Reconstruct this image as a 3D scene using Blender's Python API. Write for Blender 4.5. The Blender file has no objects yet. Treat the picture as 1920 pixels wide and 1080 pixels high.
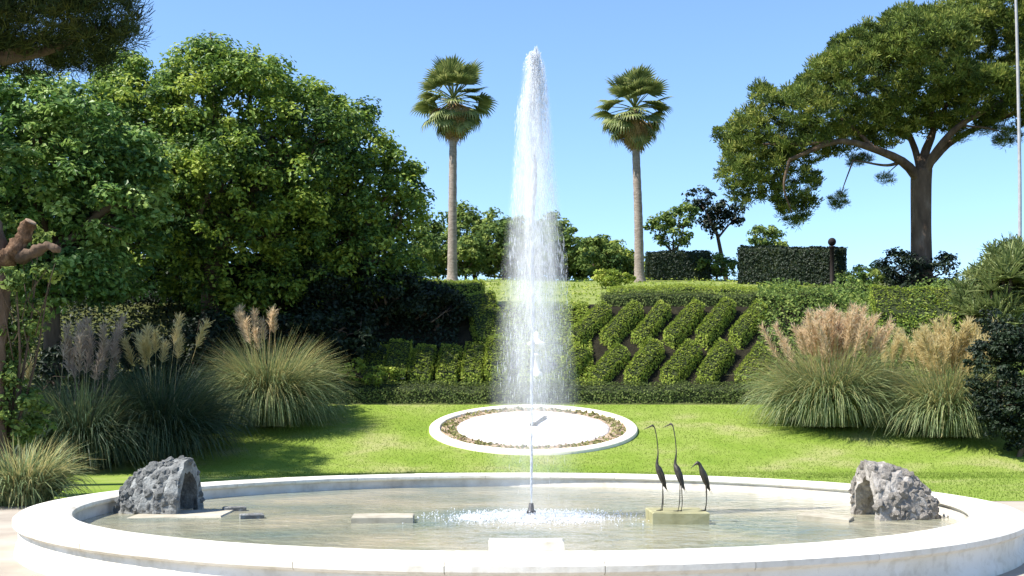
import bpy, math, random
import numpy as np

# ------------------------------------------------------------------ camera, sky, sun, exposure
S = bpy.context.scene
COL = S.collection
F, YH, CX, CZ = 2215.0, 760.0, 960.0, 1.65           # focal length (px of 1920), horizon row, centre column, eye height
cam_d = bpy.data.cameras.new('camera')
cam = bpy.data.objects.new('camera', cam_d); COL.objects.link(cam)
cam.location = (0, 0, CZ); cam.rotation_euler = (math.radians(90), 0, 0)
cam_d.sensor_width = 36; cam_d.lens = F / 1920 * 36
cam_d.shift_y = (YH - 540) / 1920
cam_d.clip_start = 0.1; cam_d.clip_end = 6000
S.camera = cam

SUN_EL = math.radians(53); SUN_H = (-0.945, -0.327)      # horizontal direction towards the sun
w = bpy.data.worlds.new('World'); S.world = w; w.use_nodes = True
nt = w.node_tree; nt.nodes.clear()
sky = nt.nodes.new('ShaderNodeTexSky'); sky.sky_type = 'NISHITA'; sky.sun_disc = False
sky.sun_elevation = SUN_EL
sky.sun_rotation = math.atan2(SUN_H[0], SUN_H[1])
sky.air_density = 1.0; sky.dust_density = 0.15; sky.ozone_density = 6.5
bg = nt.nodes.new('ShaderNodeBackground'); bg.inputs[1].default_value = 0.115
wo = nt.nodes.new('ShaderNodeOutputWorld')
nt.links.new(sky.outputs[0], bg.inputs[0]); nt.links.new(bg.outputs[0], wo.inputs[0])

sun_d = bpy.data.lights.new('sun', 'SUN'); sun_d.energy = 4.6; sun_d.angle = math.radians(0.53)
sun_d.color = (1.0, 0.955, 0.87)
sun = bpy.data.objects.new('sun', sun_d); COL.objects.link(sun)
from mathutils import Vector, Matrix, Euler
_sd = Vector((SUN_H[0] * math.cos(SUN_EL), SUN_H[1] * math.cos(SUN_EL), math.sin(SUN_EL)))
sun.rotation_euler = _sd.to_track_quat('Z', 'Y').to_euler(); sun.location = (-30, -10, 40)

S.view_settings.view_transform = 'Standard'; S.view_settings.look = 'None'
S.view_settings.gamma = 1.0; S.view_settings.exposure = 1.15
S.view_settings.use_curve_mapping = False
S.render.engine = 'CYCLES'
S.cycles.max_bounces = 8; S.cycles.diffuse_bounces = 3; S.cycles.glossy_bounces = 3
S.cycles.transmission_bounces = 6; S.cycles.transparent_max_bounces = 12
S.cycles.use_denoising = True; S.cycles.volume_bounces = 2; S.cycles.volume_step_rate = 2.0

# ------------------------------------------------------------------ helpers
R = np.random.default_rng(11)
random.seed(4)

def at(px, py, Y):
    """the point at depth Y that a picture position (1920x1080) sees"""
    return np.array([(px - CX) / F * Y, Y, CZ + (YH - py) / F * Y])

def tag(o, label=None, cat=None, group=None, kind=None):
    if label: o['label'] = label
    if cat: o['category'] = cat
    if group: o['group'] = group
    if kind: o['kind'] = kind
    return o

def link(name, data, parent=None):
    o = bpy.data.objects.new(name, data); COL.objects.link(o)
    if parent is not None: o.parent = parent
    return o

def empty(name, loc=(0, 0, 0), rz=0.0):
    o = link(name, None); o.location = [float(v) for v in loc]; o.rotation_euler = (0, 0, rz)
    o.empty_display_size = 0.2
    return o

def mesh(name, V, Fc, mat, smooth=False, tint=None):
    """V (N,3); Fc (M,k) array or list of arrays with different k"""
    V = np.asarray(V, dtype=np.float32).reshape(-1, 3)
    if not isinstance(Fc, list): Fc = [Fc]
    Fc = [np.asarray(f, dtype=np.int32) for f in Fc if len(f)]
    me = bpy.data.meshes.new(name)
    me.vertices.add(len(V)); me.vertices.foreach_set('co', V.ravel())
    loops = np.concatenate([f.ravel() for f in Fc])
    counts = np.concatenate([np.full(len(f), f.shape[1], dtype=np.int32) for f in Fc])
    starts = np.concatenate([[0], np.cumsum(counts)[:-1]]).astype(np.int32)
    me.loops.add(len(loops)); me.loops.foreach_set('vertex_index', loops)
    me.polygons.add(len(counts)); me.polygons.foreach_set('loop_start', starts)
    me.polygons.foreach_set('loop_total', counts)
    me.polygons.foreach_set('use_smooth', np.full(len(counts), bool(smooth)))
    if tint is not None:
        a = me.attributes.new('tint', 'FLOAT', 'FACE'); a.data.foreach_set('value', np.asarray(tint, dtype=np.float32))
    me.update(calc_edges=True); me.validate()
    if mat is not None: me.materials.append(mat)
    return me

def unit(v):
    return v / np.maximum(np.linalg.norm(v, axis=-1, keepdims=True), 1e-9)

def randdir(n):
    return unit(R.normal(size=(n, 3)))

class Geo:
    """collects shapes for one mesh"""
    def __init__(s): s.V = []; s.F = {}; s.n = 0; s.T = {}
    def add(s, V, Fc, tint=None):
        V = np.asarray(V, float).reshape(-1, 3); Fc = np.asarray(Fc, int)
        k = Fc.shape[1]
        s.F.setdefault(k, []).append(Fc + s.n); s.V.append(V); s.n += len(V)
        s.T.setdefault(k, []).append(np.full(len(Fc), 0.5) if tint is None else np.asarray(tint, float))
        return s
    def build(s, name, mat, smooth=False):
        ks = sorted(s.F)
        return mesh(name, np.concatenate(s.V), [np.concatenate(s.F[k]) for k in ks], mat, smooth,
                    np.concatenate([np.concatenate(s.T[k]) for k in ks]))
    def obj(s, name, mat, parent=None, smooth=False):
        return link(name, s.build(name, mat, smooth), parent)

def tube_geo(pts, rad, sides=8, cap=True):
    pts = np.asarray(pts, float); rad = np.broadcast_to(np.asarray(rad, float), (len(pts),))
    tan = np.gradient(pts, axis=0); tan = unit(tan)
    ref = np.array([0.0, 0, 1.0]) if abs(tan[0, 2]) < 0.8 else np.array([1.0, 0, 0])
    V = []
    u = unit(np.cross(tan[0], ref))
    for i in range(len(pts)):
        u = u - tan[i] * np.dot(u, tan[i]); u = u / np.linalg.norm(u)
        v = np.cross(tan[i], u)
        a = np.arange(sides) / sides * 2 * math.pi
        V.append(pts[i] + rad[i] * (np.cos(a)[:, None] * u + np.sin(a)[:, None] * v))
    V = np.concatenate(V)
    Q = []
    for i in range(len(pts) - 1):
        j = np.arange(sides); k = (j + 1) % sides
        Q.append(np.stack([i * sides + j, i * sides + k, (i + 1) * sides + k, (i + 1) * sides + j], 1))
    Q = np.concatenate(Q)
    if cap:
        n = len(V); V = np.concatenate([V, pts[:1], pts[-1:]])
        j = np.arange(sides); k = (j + 1) % sides
        m = (len(pts) - 1) * sides
        Q = np.concatenate([Q, np.stack([np.full(sides, n), k, j, np.full(sides, n)], 1)[:, :4],
                            np.stack([np.full(sides, n + 1), m + j, m + k, np.full(sides, n + 1)], 1)])
        tri = Q[-2 * sides:, :3]; Q = Q[:-2 * sides]
        return V, Q, tri
    return V, Q, None

def add_tube(g, pts, rad, sides=8, cap=True):
    V, Q, T = tube_geo(pts, rad, sides, cap)
    n = g.n
    g.add(V, Q)
    if T is not None: g.add(np.zeros((0, 3)), T - g.n + n)
    return g

def curve(ctrl, n=12):
    """smooth polyline through control points (Catmull-Rom)"""
    c = np.asarray(ctrl, float)
    if len(c) < 3: return c[0] + (c[-1] - c[0]) * np.linspace(0, 1, n)[:, None]
    p = np.vstack([2 * c[0] - c[1], c, 2 * c[-1] - c[-2]])
    out = []
    seg = len(c) - 1
    for s in np.linspace(0, seg - 1e-6, n):
        i = int(s); t = s - i
        a, b, d, e = p[i], p[i + 1], p[i + 2], p[i + 3]
        out.append(0.5 * ((2 * b) + (-a + d) * t + (2 * a - 5 * b + 4 * d - e) * t * t + (-a + 3 * b - 3 * d + e) * t ** 3))
    return np.array(out)

def lathe(g, prof, n=96, c=(0, 0, 0)):
    prof = np.asarray(prof, float); a = np.arange(n) / n * 2 * math.pi
    V = np.stack([prof[:, 0][:, None] * np.cos(a), prof[:, 0][:, None] * np.sin(a), np.repeat(prof[:, 1][:, None], n, 1)], -1)
    V = V.reshape(-1, 3) + np.array(c)
    Q = []
    for i in range(len(prof) - 1):
        j = np.arange(n); k = (j + 1) % n
        Q.append(np.stack([i * n + j, i * n + k, (i + 1) * n + k, (i + 1) * n + j], 1))
    return g.add(V, np.concatenate(Q))

# icosphere data for stones
def ico(sub=1):
    t = (1 + 5 ** .5) / 2
    V = unit(np.array([(-1, t, 0), (1, t, 0), (-1, -t, 0), (1, -t, 0), (0, -1, t), (0, 1, t), (0, -1, -t), (0, 1, -t),
                       (t, 0, -1), (t, 0, 1), (-t, 0, -1), (-t, 0, 1)], float))
    Fc = [(0, 11, 5), (0, 5, 1), (0, 1, 7), (0, 7, 10), (0, 10, 11), (1, 5, 9), (5, 11, 4), (11, 10, 2), (10, 7, 6), (7, 1, 8),
          (3, 9, 4), (3, 4, 2), (3, 2, 6), (3, 6, 8), (3, 8, 9), (4, 9, 5), (2, 4, 11), (6, 2, 10), (8, 6, 7), (9, 8, 1)]
    V = [tuple(v) for v in V]
    for _ in range(sub):
        mid = {}; N = []
        def m(a, b):
            k = (min(a, b), max(a, b))
            if k not in mid:
                p = unit(np.array(V[a]) + np.array(V[b])); V.append(tuple(p)); mid[k] = len(V) - 1
            return mid[k]
        for a, b, c in Fc:
            x, y, z = m(a, b), m(b, c), m(c, a)
            N += [(a, x, z), (b, y, x), (c, z, y), (x, y, z)]
        Fc = N
    return np.array(V), np.array(Fc)

# ------------------------------------------------------------------ materials
def newmat(name):
    m = bpy.data.materials.new(name); m.use_nodes = True
    t = m.node_tree; t.nodes.clear()
    out = t.nodes.new('ShaderNodeOutputMaterial')
    return m, t, out

def N(t, kind, **kw):
    n = t.nodes.new(kind)
    for k, v in kw.items():
        if k.startswith('i_'):
            key = k[2:]
            n.inputs[int(key) if key.isdigit() else key].default_value = v
        else: setattr(n, k, v)
    return n

def ramp(t, stops):
    r = t.nodes.new('ShaderNodeValToRGB')
    els = r.color_ramp.elements
    while len(els) < len(stops): els.new(0.5)
    for e, (p, c) in zip(els, stops):
        e.position = p; e.color = (c[0], c[1], c[2], 1)
    return r

def foliage_mat(name, stops, trans=0.3, rough=0.6, spec=0.25, patch=1.2):
    m, t, out = newmat(name)
    at_ = N(t, 'ShaderNodeAttribute', attribute_name='tint')
    geo = N(t, 'ShaderNodeNewGeometry')
    no = N(t, 'ShaderNodeTexNoise'); no.inputs['Scale'].default_value = patch; no.inputs['Detail'].default_value = 2
    t.links.new(geo.outputs['Position'], no.inputs['Vector'])
    mx = N(t, 'ShaderNodeMath', operation='MULTIPLY_ADD'); mx.inputs[1].default_value = 0.7; 
    t.links.new(no.outputs[0], mx.inputs[0])
    sub = N(t, 'ShaderNodeMath', operation='SUBTRACT'); sub.inputs[1].default_value = 0.35
    t.links.new(at_.outputs['Fac'], sub.inputs[0]); t.links.new(sub.outputs[0], mx.inputs[2])
    r = ramp(t, stops); t.links.new(mx.outputs[0], r.inputs[0])
    b = N(t, 'ShaderNodeBsdfPrincipled'); b.inputs['Roughness'].default_value = rough
    b.inputs['Specular IOR Level'].default_value = spec
    t.links.new(r.outputs[0], b.inputs['Base Color'])
    tr = N(t, 'ShaderNodeBsdfTranslucent'); t.links.new(r.outputs[0], tr.inputs[0])
    mix = N(t, 'ShaderNodeMixShader'); mix.inputs[0].default_value = trans
    t.links.new(b.outputs[0], mix.inputs[1]); t.links.new(tr.outputs[0], mix.inputs[2])
    t.links.new(mix.outputs[0], out.inputs[0])
    return m

def surf_mat(name, stops, scale=4.0, detail=6, rough=0.8, bump=0.3, bscale=30.0, spec=0.3, metallic=0.0, dist=0.02, coords='Object', stretch=None):
    m, t, out = newmat(name)
    tc = N(t, 'ShaderNodeTexCoord')
    src = tc.outputs[coords]
    if coords == 'World':
        pass
    if stretch:
        mp = N(t, 'ShaderNodeMapping'); mp.inputs['Scale'].default_value = stretch
        t.links.new(src, mp.inputs[0]); src = mp.outputs[0]
    no = N(t, 'ShaderNodeTexNoise'); no.inputs['Scale'].default_value = scale; no.inputs['Detail'].default_value = detail
    no.inputs['Roughness'].default_value = 0.62
    t.links.new(src, no.inputs['Vector'])
    r = ramp(t, stops); t.links.new(no.outputs[0], r.inputs[0])
    b = N(t, 'ShaderNodeBsdfPrincipled'); b.inputs['Roughness'].default_value = rough
    b.inputs['Specular IOR Level'].default_value = spec; b.inputs['Metallic'].default_value = metallic
    t.links.new(r.outputs[0], b.inputs['Base Color'])
    n2 = N(t, 'ShaderNodeTexNoise'); n2.inputs['Scale'].default_value = bscale; n2.inputs['Detail'].default_value = 5
    t.links.new(src, n2.inputs['Vector'])
    bp = N(t, 'ShaderNodeBump'); bp.inputs['Strength'].default_value = bump; bp.inputs['Distance'].default_value = dist
    t.links.new(n2.outputs[0], bp.inputs['Height']); t.links.new(bp.outputs[0], b.inputs['Normal'])
    t.links.new(b.outputs[0], out.inputs[0])
    return m

G = lambda r, g, b: (r, g, b)
M = {}
M['leaf_broad'] = foliage_mat('leaf_broad', [(0.0, G(0.028, 0.064, 0.020)), (.40, G(0.100, 0.182, 0.037)), (.65, G(0.224, 0.322, 0.049)), (1, G(0.406, 0.476, 0.083))], .38, .5, .3, .45)
M['leaf_bright'] = foliage_mat('leaf_bright', [(0.0, G(0.037, 0.084, 0.028)), (.40, G(0.112, 0.220, 0.053)), (.65, G(0.233, 0.360, 0.089)), (1, G(0.373, 0.492, 0.152))], .38, .45, .35, .5)
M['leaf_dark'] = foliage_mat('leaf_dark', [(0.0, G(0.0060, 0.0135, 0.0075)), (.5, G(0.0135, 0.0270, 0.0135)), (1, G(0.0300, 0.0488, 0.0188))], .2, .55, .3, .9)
M['leaf_far'] = foliage_mat('leaf_far', [(0.0, G(0.051, 0.101, 0.031)), (.5, G(0.151, 0.223, 0.053)), (1, G(0.316, 0.374, 0.094))], .38, .6, .15, .7)
M['leaf_hedge'] = foliage_mat('leaf_hedge', [(0.0, G(0.101, 0.150, 0.027)), (.45, G(0.235, 0.310, 0.046)), (.75, G(0.344, 0.411, 0.063)), (1, G(0.470, 0.486, 0.111))], .35, .6, .15, 1.5)
M['leaf_border'] = foliage_mat('leaf_border', [(0.0, G(0.062, 0.097, 0.030)), (.5, G(0.131, 0.172, 0.047)), (1, G(0.235, 0.276, 0.076))], .3, .6, .15, 1.5)
M['needle'] = foliage_mat('needle', [(0.0, G(0.031, 0.049, 0.015)), (.40, G(0.095, 0.140, 0.030)), (.65, G(0.169, 0.221, 0.040)), (1, G(0.324, 0.329, 0.081))], .28, .6, .12, .55)
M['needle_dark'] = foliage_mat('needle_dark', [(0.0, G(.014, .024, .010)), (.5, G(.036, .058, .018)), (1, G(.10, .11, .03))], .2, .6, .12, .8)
M['pampas_blade'] = foliage_mat('pampas_blade', [(0.0, G(0.084, 0.132, 0.060)), (.45, G(0.198, 0.258, 0.114)), (.75, G(0.312, 0.336, 0.144)), (1, G(0.480, 0.420, 0.192))], .3, .5, .25, 2.0)
M['straw'] = foliage_mat('straw', [(0.0, G(.26, .24, .09)), (.5, G(.42, .37, .15)), (1, G(.58, .50, .25))], .4, .7, .1, 2.0)
M['pampas_shaded'] = foliage_mat('pampas_shaded', [(0.0, G(.025, .05, .032)), (.5, G(.06, .10, .055)), (1, G(.16, .16, .07))], .3, .5, .3, 2.0)  # darker copy of the blade colour, shade painted in for the left clumps
M['plume'] = foliage_mat('plume', [(0.0, G(0.510, 0.367, 0.218)), (.5, G(0.694, 0.529, 0.333)), (1, G(0.796, 0.670, 0.483))], .45, .8, .1, 3.0)
M['plume_gold'] = foliage_mat('plume_gold', [(0.0, G(.46, .36, .15)), (.5, G(.62, .51, .25)), (1, G(.74, .64, .38))], .45, .8, .1, 3.0)
M['plume_pink_shaded'] = foliage_mat('plume_pink_shaded', [(0.0, G(.30, .22, .17)), (.5, G(.44, .34, .27)), (1, G(.58, .47, .38))], .45, .8, .1, 3.0)  # pinkish beige-brown plumes with shade put into the colour
M['palm_green'] = foliage_mat('palm_green', [(0.0, G(0.054, 0.095, 0.030)), (.5, G(0.162, 0.203, 0.061)), (1, G(0.405, 0.405, 0.149))], .3, .45, .35, 2.0)
M['palm_dead'] = foliage_mat('palm_dead', [(0.0, G(.20, .125, .06)), (.5, G(.38, .26, .13)), (1, G(.55, .41, .23))], .3, .8, .1, 2.0)
M['yucca'] = foliage_mat('yucca', [(0.0, G(0.070, 0.105, 0.035)), (.5, G(0.168, 0.217, 0.070)), (1, G(0.364, 0.392, 0.154))], .25, .45, .4, 2.0)
M['grass'] = foliage_mat('grass', [(0.0, G(0.106, 0.170, 0.022)), (.45, G(0.171, 0.242, 0.037)), (.75, G(0.222, 0.283, 0.054)), (1, G(0.305, 0.329, 0.109))], .35, .6, .12, .45)
M['bedplant'] = foliage_mat('bedplant', [(0.0, G(.14, .17, .05)), (.5, G(.26, .26, .10)), (1, G(.44, .30, .24))], .35, .6, .1, 1.2)
M['heart'] = surf_mat('hedge_heart', [(0.3, G(.02, .028, .012)), (.7, G(.04, .05, .02))], 6, 4, .9, .6, 20, .1)
M['bark'] = surf_mat('bark', [(0.3, G(.05, .035, .025)), (.6, G(.11, .08, .058)), (.8, G(.19, .15, .11))], 3, 6, .9, .9, 9, .15, dist=.06, stretch=(1, 1, .25))
M['bark_red'] = surf_mat('bark_pine', [(0.3, G(.06, .04, .028)), (.55, G(.13, .088, .06)), (.75, G(.24, .18, .135))], 3, 6, .9, .9, 7, .15, dist=.06, stretch=(1, 1, .3))
M['bark_palm'] = surf_mat('bark_palm', [(0.3, G(.17, .135, .11)), (.55, G(.29, .24, .20)), (.8, G(.40, .34, .29))], 4, 6, .9, .7, 10, .15, dist=.05, stretch=(1, 1, 3))
M['cutwood'] = surf_mat('cut_wood', [(0.3, G(.04, .024, .014)), (.50, G(.11, .065, .04)), (.68, G(.24, .15, .095))], 9, 8, .9, 1.0, 14, .1, dist=.06, stretch=(1, 1, .5))
M['cutface'] = surf_mat('cut_face', [(0.3, G(.22, .14, .09)), (.55, G(.36, .26, .18)), (.8, G(.50, .40, .30))], 9, 6, .9, .6, 30, .1)
def rim_mat():
    """pale limestone with grey weathering blotches and yellowish lime runs"""
    m, t, out = newmat('stone_white'); L_ = t.links.new
    geo = N(t, 'ShaderNodeNewGeometry'); oi = N(t, 'ShaderNodeObjectInfo')
    n1 = N(t, 'ShaderNodeTexNoise'); n1.inputs['Scale'].default_value = 1.3; n1.inputs['Detail'].default_value = 9; n1.inputs['Roughness'].default_value = .65
    n2 = N(t, 'ShaderNodeTexNoise'); n2.inputs['Scale'].default_value = 9; n2.inputs['Detail'].default_value = 8
    n3 = N(t, 'ShaderNodeTexNoise'); n3.inputs['Scale'].default_value = 60; n3.inputs['Detail'].default_value = 4
    for n_ in (n1, n2, n3): L_(geo.outputs['Position'], n_.inputs['Vector'])
    r1 = ramp(t, [(.30, G(.54, .49, .39)), (.45, G(.70, .66, .57)), (.62, G(.77, .74, .67))]); L_(n1.outputs[0], r1.inputs[0])
    r2 = ramp(t, [(.34, G(.60, .57, .50)), (.50, G(1, 1, 1))]); L_(n2.outputs[0], r2.inputs[0])
    mx = N(t, 'ShaderNodeMix', data_type='RGBA', blend_type='MULTIPLY'); mx.inputs[0].default_value = .35; L_(r1.outputs[0], mx.inputs[6]); L_(r2.outputs[0], mx.inputs[7])
    r3 = ramp(t, [(0, G(.86, .85, .83)), (1, G(1, 1, 1))]); L_(oi.outputs['Random'], r3.inputs[0])
    m2 = N(t, 'ShaderNodeMix', data_type='RGBA', blend_type='MULTIPLY'); m2.inputs[0].default_value = 1; L_(mx.outputs[2], m2.inputs[6]); L_(r3.outputs[0], m2.inputs[7])
    b = N(t, 'ShaderNodeBsdfPrincipled'); b.inputs['Roughness'].default_value = .72; b.inputs['Specular IOR Level'].default_value = .3; L_(m2.outputs[2], b.inputs['Base Color'])
    bp = N(t, 'ShaderNodeBump'); bp.inputs['Strength'].default_value = .25; bp.inputs['Distance'].default_value = .01; L_(n3.outputs[0], bp.inputs['Height']); L_(bp.outputs[0], b.inputs['Normal'])
    L_(b.outputs[0], out.inputs[0]); return m
M['stone_white'] = rim_mat()
M['stone_wall'] = surf_mat('stone_wall', [(0.3, G(.36, .31, .25)), (.5, G(.56, .51, .44)), (.75, G(.70, .66, .60))], 2.2, 8, .75, .25, 40, .3, dist=.01)
M['kerb'] = surf_mat('kerb_white', [(0.25, G(.62, .56, .42)), (.5, G(.74, .69, .56)), (.75, G(.80, .77, .68))], 2.5, 7, .75, .2, 40, .3, dist=.01)
M['concrete'] = surf_mat('concrete', [(0.3, G(.26, .23, .17)), (.5, G(.38, .345, .27)), (.75, G(.48, .44, .36))], 3, 8, .85, .3, 40, .2, dist=.01)
M['concrete_moss'] = surf_mat('concrete_moss', [(0.3, G(0.1804, 0.1720, 0.0936)), (.5, G(0.2952, 0.2752, 0.1512)), (.75, G(0.3772, 0.3612, 0.2304))], 4, 8, .85, .3, 40, .2, dist=.01)
M['paving'] = surf_mat('paving', [(0.25, G(.25, .215, .175)), (.5, G(.34, .295, .24)), (.75, G(.42, .37, .31))], .9, 9, .85, .25, 60, .2, dist=.01)
M['gravel'] = surf_mat('gravel_white', [(0.32, G(.36, .31, .28)), (.46, G(.60, .55, .53)), (.62, G(.74, .70, .69))], 2.2, 10, .9, .9, 22, .2, dist=.04)
M['soil'] = surf_mat('soil', [(0.3, G(0.2520, 0.1900, 0.1300)), (.5, G(0.3465, 0.2650, 0.1900)), (.75, G(0.4410, 0.3400, 0.2600))], 2.5, 8, .95, .6, 14, .1, dist=.03)
M['earth'] = surf_mat('earth', [(0.3, G(.055, .062, .022)), (.5, G(.085, .098, .032)), (.75, G(.13, .13, .055))], .8, 9, .95, .7, 9, .1, dist=.05)
M['turf_pale'] = surf_mat('turf_pale', [(0.25, G(.125, .165, .040)), (.45, G(.175, .215, .055)), (.6, G(.215, .245, .075)), (.78, G(.27, .27, .11))], .5, 9, .9, .8, 14, .1, dist=.05)
M['shade_soil'] = surf_mat('shade_soil', [(0.3, G(0.0099, 0.0088, 0.0055)), (.5, G(0.0187, 0.0165, 0.0099)), (.75, G(0.0330, 0.0286, 0.0176))], 3, 8, .95, .8, 14, .1, dist=.05)  # near-black soil: shade between the hedge strips put into the colour
M['turf'] = surf_mat('turf', [(0.25, G(0.114, 0.186, 0.025)), (.42, G(0.163, 0.235, 0.032)), (.54, G(0.202, 0.260, 0.052)), (.64, G(0.264, 0.279, 0.098)), (.78, G(0.326, 0.304, 0.172))], .42, 9, .9, .8, 26, .1, dist=.03)
M['lava'] = surf_mat('lava_stone', [(0.3, G(0.095, 0.093, 0.092)), (.5, G(0.197, 0.200, 0.192)), (.72, G(0.332, 0.340, 0.328))], 7, 9, .9, .8, 30, .15, dist=.03)
M['lava_brown'] = surf_mat('lava_stone_brown', [(0.3, G(0.136, 0.120, 0.107)), (.5, G(0.291, 0.265, 0.233)), (.72, G(0.466, 0.430, 0.388))], 7, 9, .9, .8, 30, .15, dist=.03)
M['bronze'] = surf_mat('bronze', [(0.3, G(.035, .032, .026)), (.6, G(.07, .062, .05)), (.8, G(.11, .10, .08))], 12, 5, .5, .3, 40, .5, .6)
M['dark_metal'] = surf_mat('dark_metal', [(0.3, G(.02, .02, .022)), (.7, G(.05, .05, .055))], 10, 5, .45, .2, 40, .5, .7)
M['pole'] = surf_mat('pole_paint', [(0.3, G(0.2880, 0.2800, 0.2880)), (.7, G(0.4000, 0.3920, 0.4000))], 6, 5, .5, .15, 30, .4, .0)
M['dark_wood'] = surf_mat('dark_wood', [(0.3, G(0.008, 0.006, 0.006)), (.7, G(0.020, 0.014, 0.012))], 6, 5, .7, .4, 30, .2)

def water_mat():
    m, t, out = newmat('pool_water')
    geo = N(t, 'ShaderNodeNewGeometry')
    no = N(t, 'ShaderNodeTexNoise'); no.inputs['Scale'].default_value = .55; no.inputs['Detail'].default_value = 6
    t.links.new(geo.outputs['Position'], no.inputs['Vector'])
    r = ramp(t, [(.30, G(.16, .20, .17)), (.46, G(.25, .25, .18)), (.60, G(.36, .325, .23)), (.75, G(.42, .36, .26))])
    t.links.new(no.outputs[0], r.inputs[0])
    b = N(t, 'ShaderNodeBsdfPrincipled'); b.inputs['Roughness'].default_value = .13; b.inputs['IOR'].default_value = 1.33
    b.inputs['Specular IOR Level'].default_value = .5
    t.links.new(r.outputs[0], b.inputs['Base Color'])
    n2 = N(t, 'ShaderNodeTexNoise'); n2.inputs['Scale'].default_value = 3.2; n2.inputs['Detail'].default_value = 4
    n2.inputs['Distortion'].default_value = .6
    t.links.new(geo.outputs['Position'], n2.inputs['Vector'])
    mp = N(t, 'ShaderNodeMapping'); mp.inputs['Location'].default_value = (-(996 - CX) / F * 15.1, -15.1, 0); t.links.new(geo.outputs['Position'], mp.inputs[0])
    wv = N(t, 'ShaderNodeTexWave', wave_type='RINGS', rings_direction='Z'); wv.inputs['Scale'].default_value = 1.5; wv.inputs['Distortion'].default_value = 2.2; wv.inputs['Detail'].default_value = 3
    t.links.new(mp.outputs[0], wv.inputs[0])
    ad = N(t, 'ShaderNodeMath', operation='MULTIPLY_ADD'); ad.inputs[1].default_value = .04; t.links.new(wv.outputs[1], ad.inputs[0]); t.links.new(n2.outputs[0], ad.inputs[2])
    bp = N(t, 'ShaderNodeBump'); bp.inputs['Strength'].default_value = .55; bp.inputs['Distance'].default_value = .09
    t.links.new(ad.outputs[0], bp.inputs['Height']); t.links.new(bp.outputs[0], b.inputs['Normal'])
    t.links.new(b.outputs[0], out.inputs[0])
    return m
M['water'] = water_mat()

def spray_mat():
    m, t, out = newmat('water_spray')
    d = N(t, 'ShaderNodeBsdfDiffuse'); d.inputs[0].default_value = (.86, .88, .92, 1)
    tr = N(t, 'ShaderNodeBsdfTranslucent'); tr.inputs[0].default_value = (.88, .90, .93, 1)
    mx = N(t, 'ShaderNodeMixShader'); mx.inputs[0].default_value = .5
    t.links.new(d.outputs[0], mx.inputs[1]); t.links.new(tr.outputs[0], mx.inputs[2])
    t.links.new(mx.outputs[0], out.inputs[0])
    return m
M['spray'] = spray_mat()
def mist_mat(name, dens, cx, cy):
    """fine spray: densest on the axis and towards the top, thinning outwards"""
    m, t, out = newmat(name); L_ = t.links.new
    def mth(op, a, b=None, c=None):
        n_ = N(t, 'ShaderNodeMath', operation=op)
        for k, v in enumerate((a, b, c)):
            if v is None: continue
            if isinstance(v, (int, float)): n_.inputs[k].default_value = v
            else: L_(v, n_.inputs[k])
        return n_.outputs[0]
    geo = N(t, 'ShaderNodeNewGeometry'); sep = N(t, 'ShaderNodeSeparateXYZ'); L_(geo.outputs['Position'], sep.inputs[0])
    x, y, z = sep.outputs
    dx = mth('SUBTRACT', x, cx); dy = mth('SUBTRACT', y, cy)
    r = mth('SQRT', mth('ADD', mth('MULTIPLY', dx, dx), mth('MULTIPLY', dy, dy)))
    R_ = mth('MAXIMUM', mth('MULTIPLY_ADD', z, -.105, .80), .13)
    fall = mth('MAXIMUM', mth('SUBTRACT', 1.0, mth('DIVIDE', r, R_)), 0.0)
    mr = N(t, 'ShaderNodeMapRange'); mr.inputs[1].default_value = .9; mr.inputs[2].default_value = 5.6; mr.inputs[3].default_value = .06; mr.inputs[4].default_value = 1.0
    L_(z, mr.inputs[0])
    mp = N(t, 'ShaderNodeMapping'); mp.inputs['Scale'].default_value = (9, 9, 1.1); L_(geo.outputs['Position'], mp.inputs[0])
    no = N(t, 'ShaderNodeTexNoise'); no.inputs['Scale'].default_value = 1.0; no.inputs['Detail'].default_value = 3; L_(mp.outputs[0], no.inputs['Vector'])
    nn = mth('MAXIMUM', mth('MULTIPLY_ADD', no.outputs[0], 4.6, -1.5), .06)
    d = mth('MULTIPLY', mth('MULTIPLY', mth('MULTIPLY', fall, mr.outputs[0]), nn), dens)
    v = N(t, 'ShaderNodeVolumePrincipled'); v.inputs['Color'].default_value = (.97, .98, 1, 1); v.inputs['Anisotropy'].default_value = .0
    L_(d, v.inputs['Density']); L_(v.outputs[0], out.inputs['Volume']); return m
M['mist'] = mist_mat('water_mist', 5.2, (996 - CX) / F * 15.1 + .04, 15.1)

# ------------------------------------------------------------------ terrain
TY = np.array([-400, 29.0, 30.2, 37.1, 37.5, 41.3, 41.9, 60.0, 68.0, 120.0, 3000.0])
TZ = np.array([0, 0.0, 0.18, 1.66, 1.85, 5.02, 5.22, 8.0, 8.5, 0.0, -4.0])
def ground_z(x, y):
    return np.interp(y, TY, TZ)
XS = np.unique(np.concatenate([np.linspace(-1500, -60, 9), np.arange(-60, 60.01, 1.5), np.linspace(60, 1500, 9)]))
YS = np.unique(np.concatenate([np.linspace(-300, 0, 5), np.arange(0, 75.01, .75), TY[1:-1], np.linspace(75, 2800, 14)]))
def sheet(name, xs, ys, dz, mat):
    X, Y = np.meshgrid(xs, ys); Z = ground_z(X, Y) + dz
    V = np.stack([X, Y, Z], -1).reshape(-1, 3)
    nx = len(xs); i, j = np.meshgrid(np.arange(nx - 1), np.arange(len(ys) - 1))
    a = (j * nx + i).ravel()
    o = link(name, mesh(name, V, np.stack([a, a + 1, a + nx + 1, a + nx], 1), mat, False))
    return o
g = sheet('ground', XS, YS, 0, M['earth']); tag(g, kind='structure', label='earth ground rising to the planted hill')
lx = XS[(XS >= -17) & (XS <= 22)]
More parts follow.
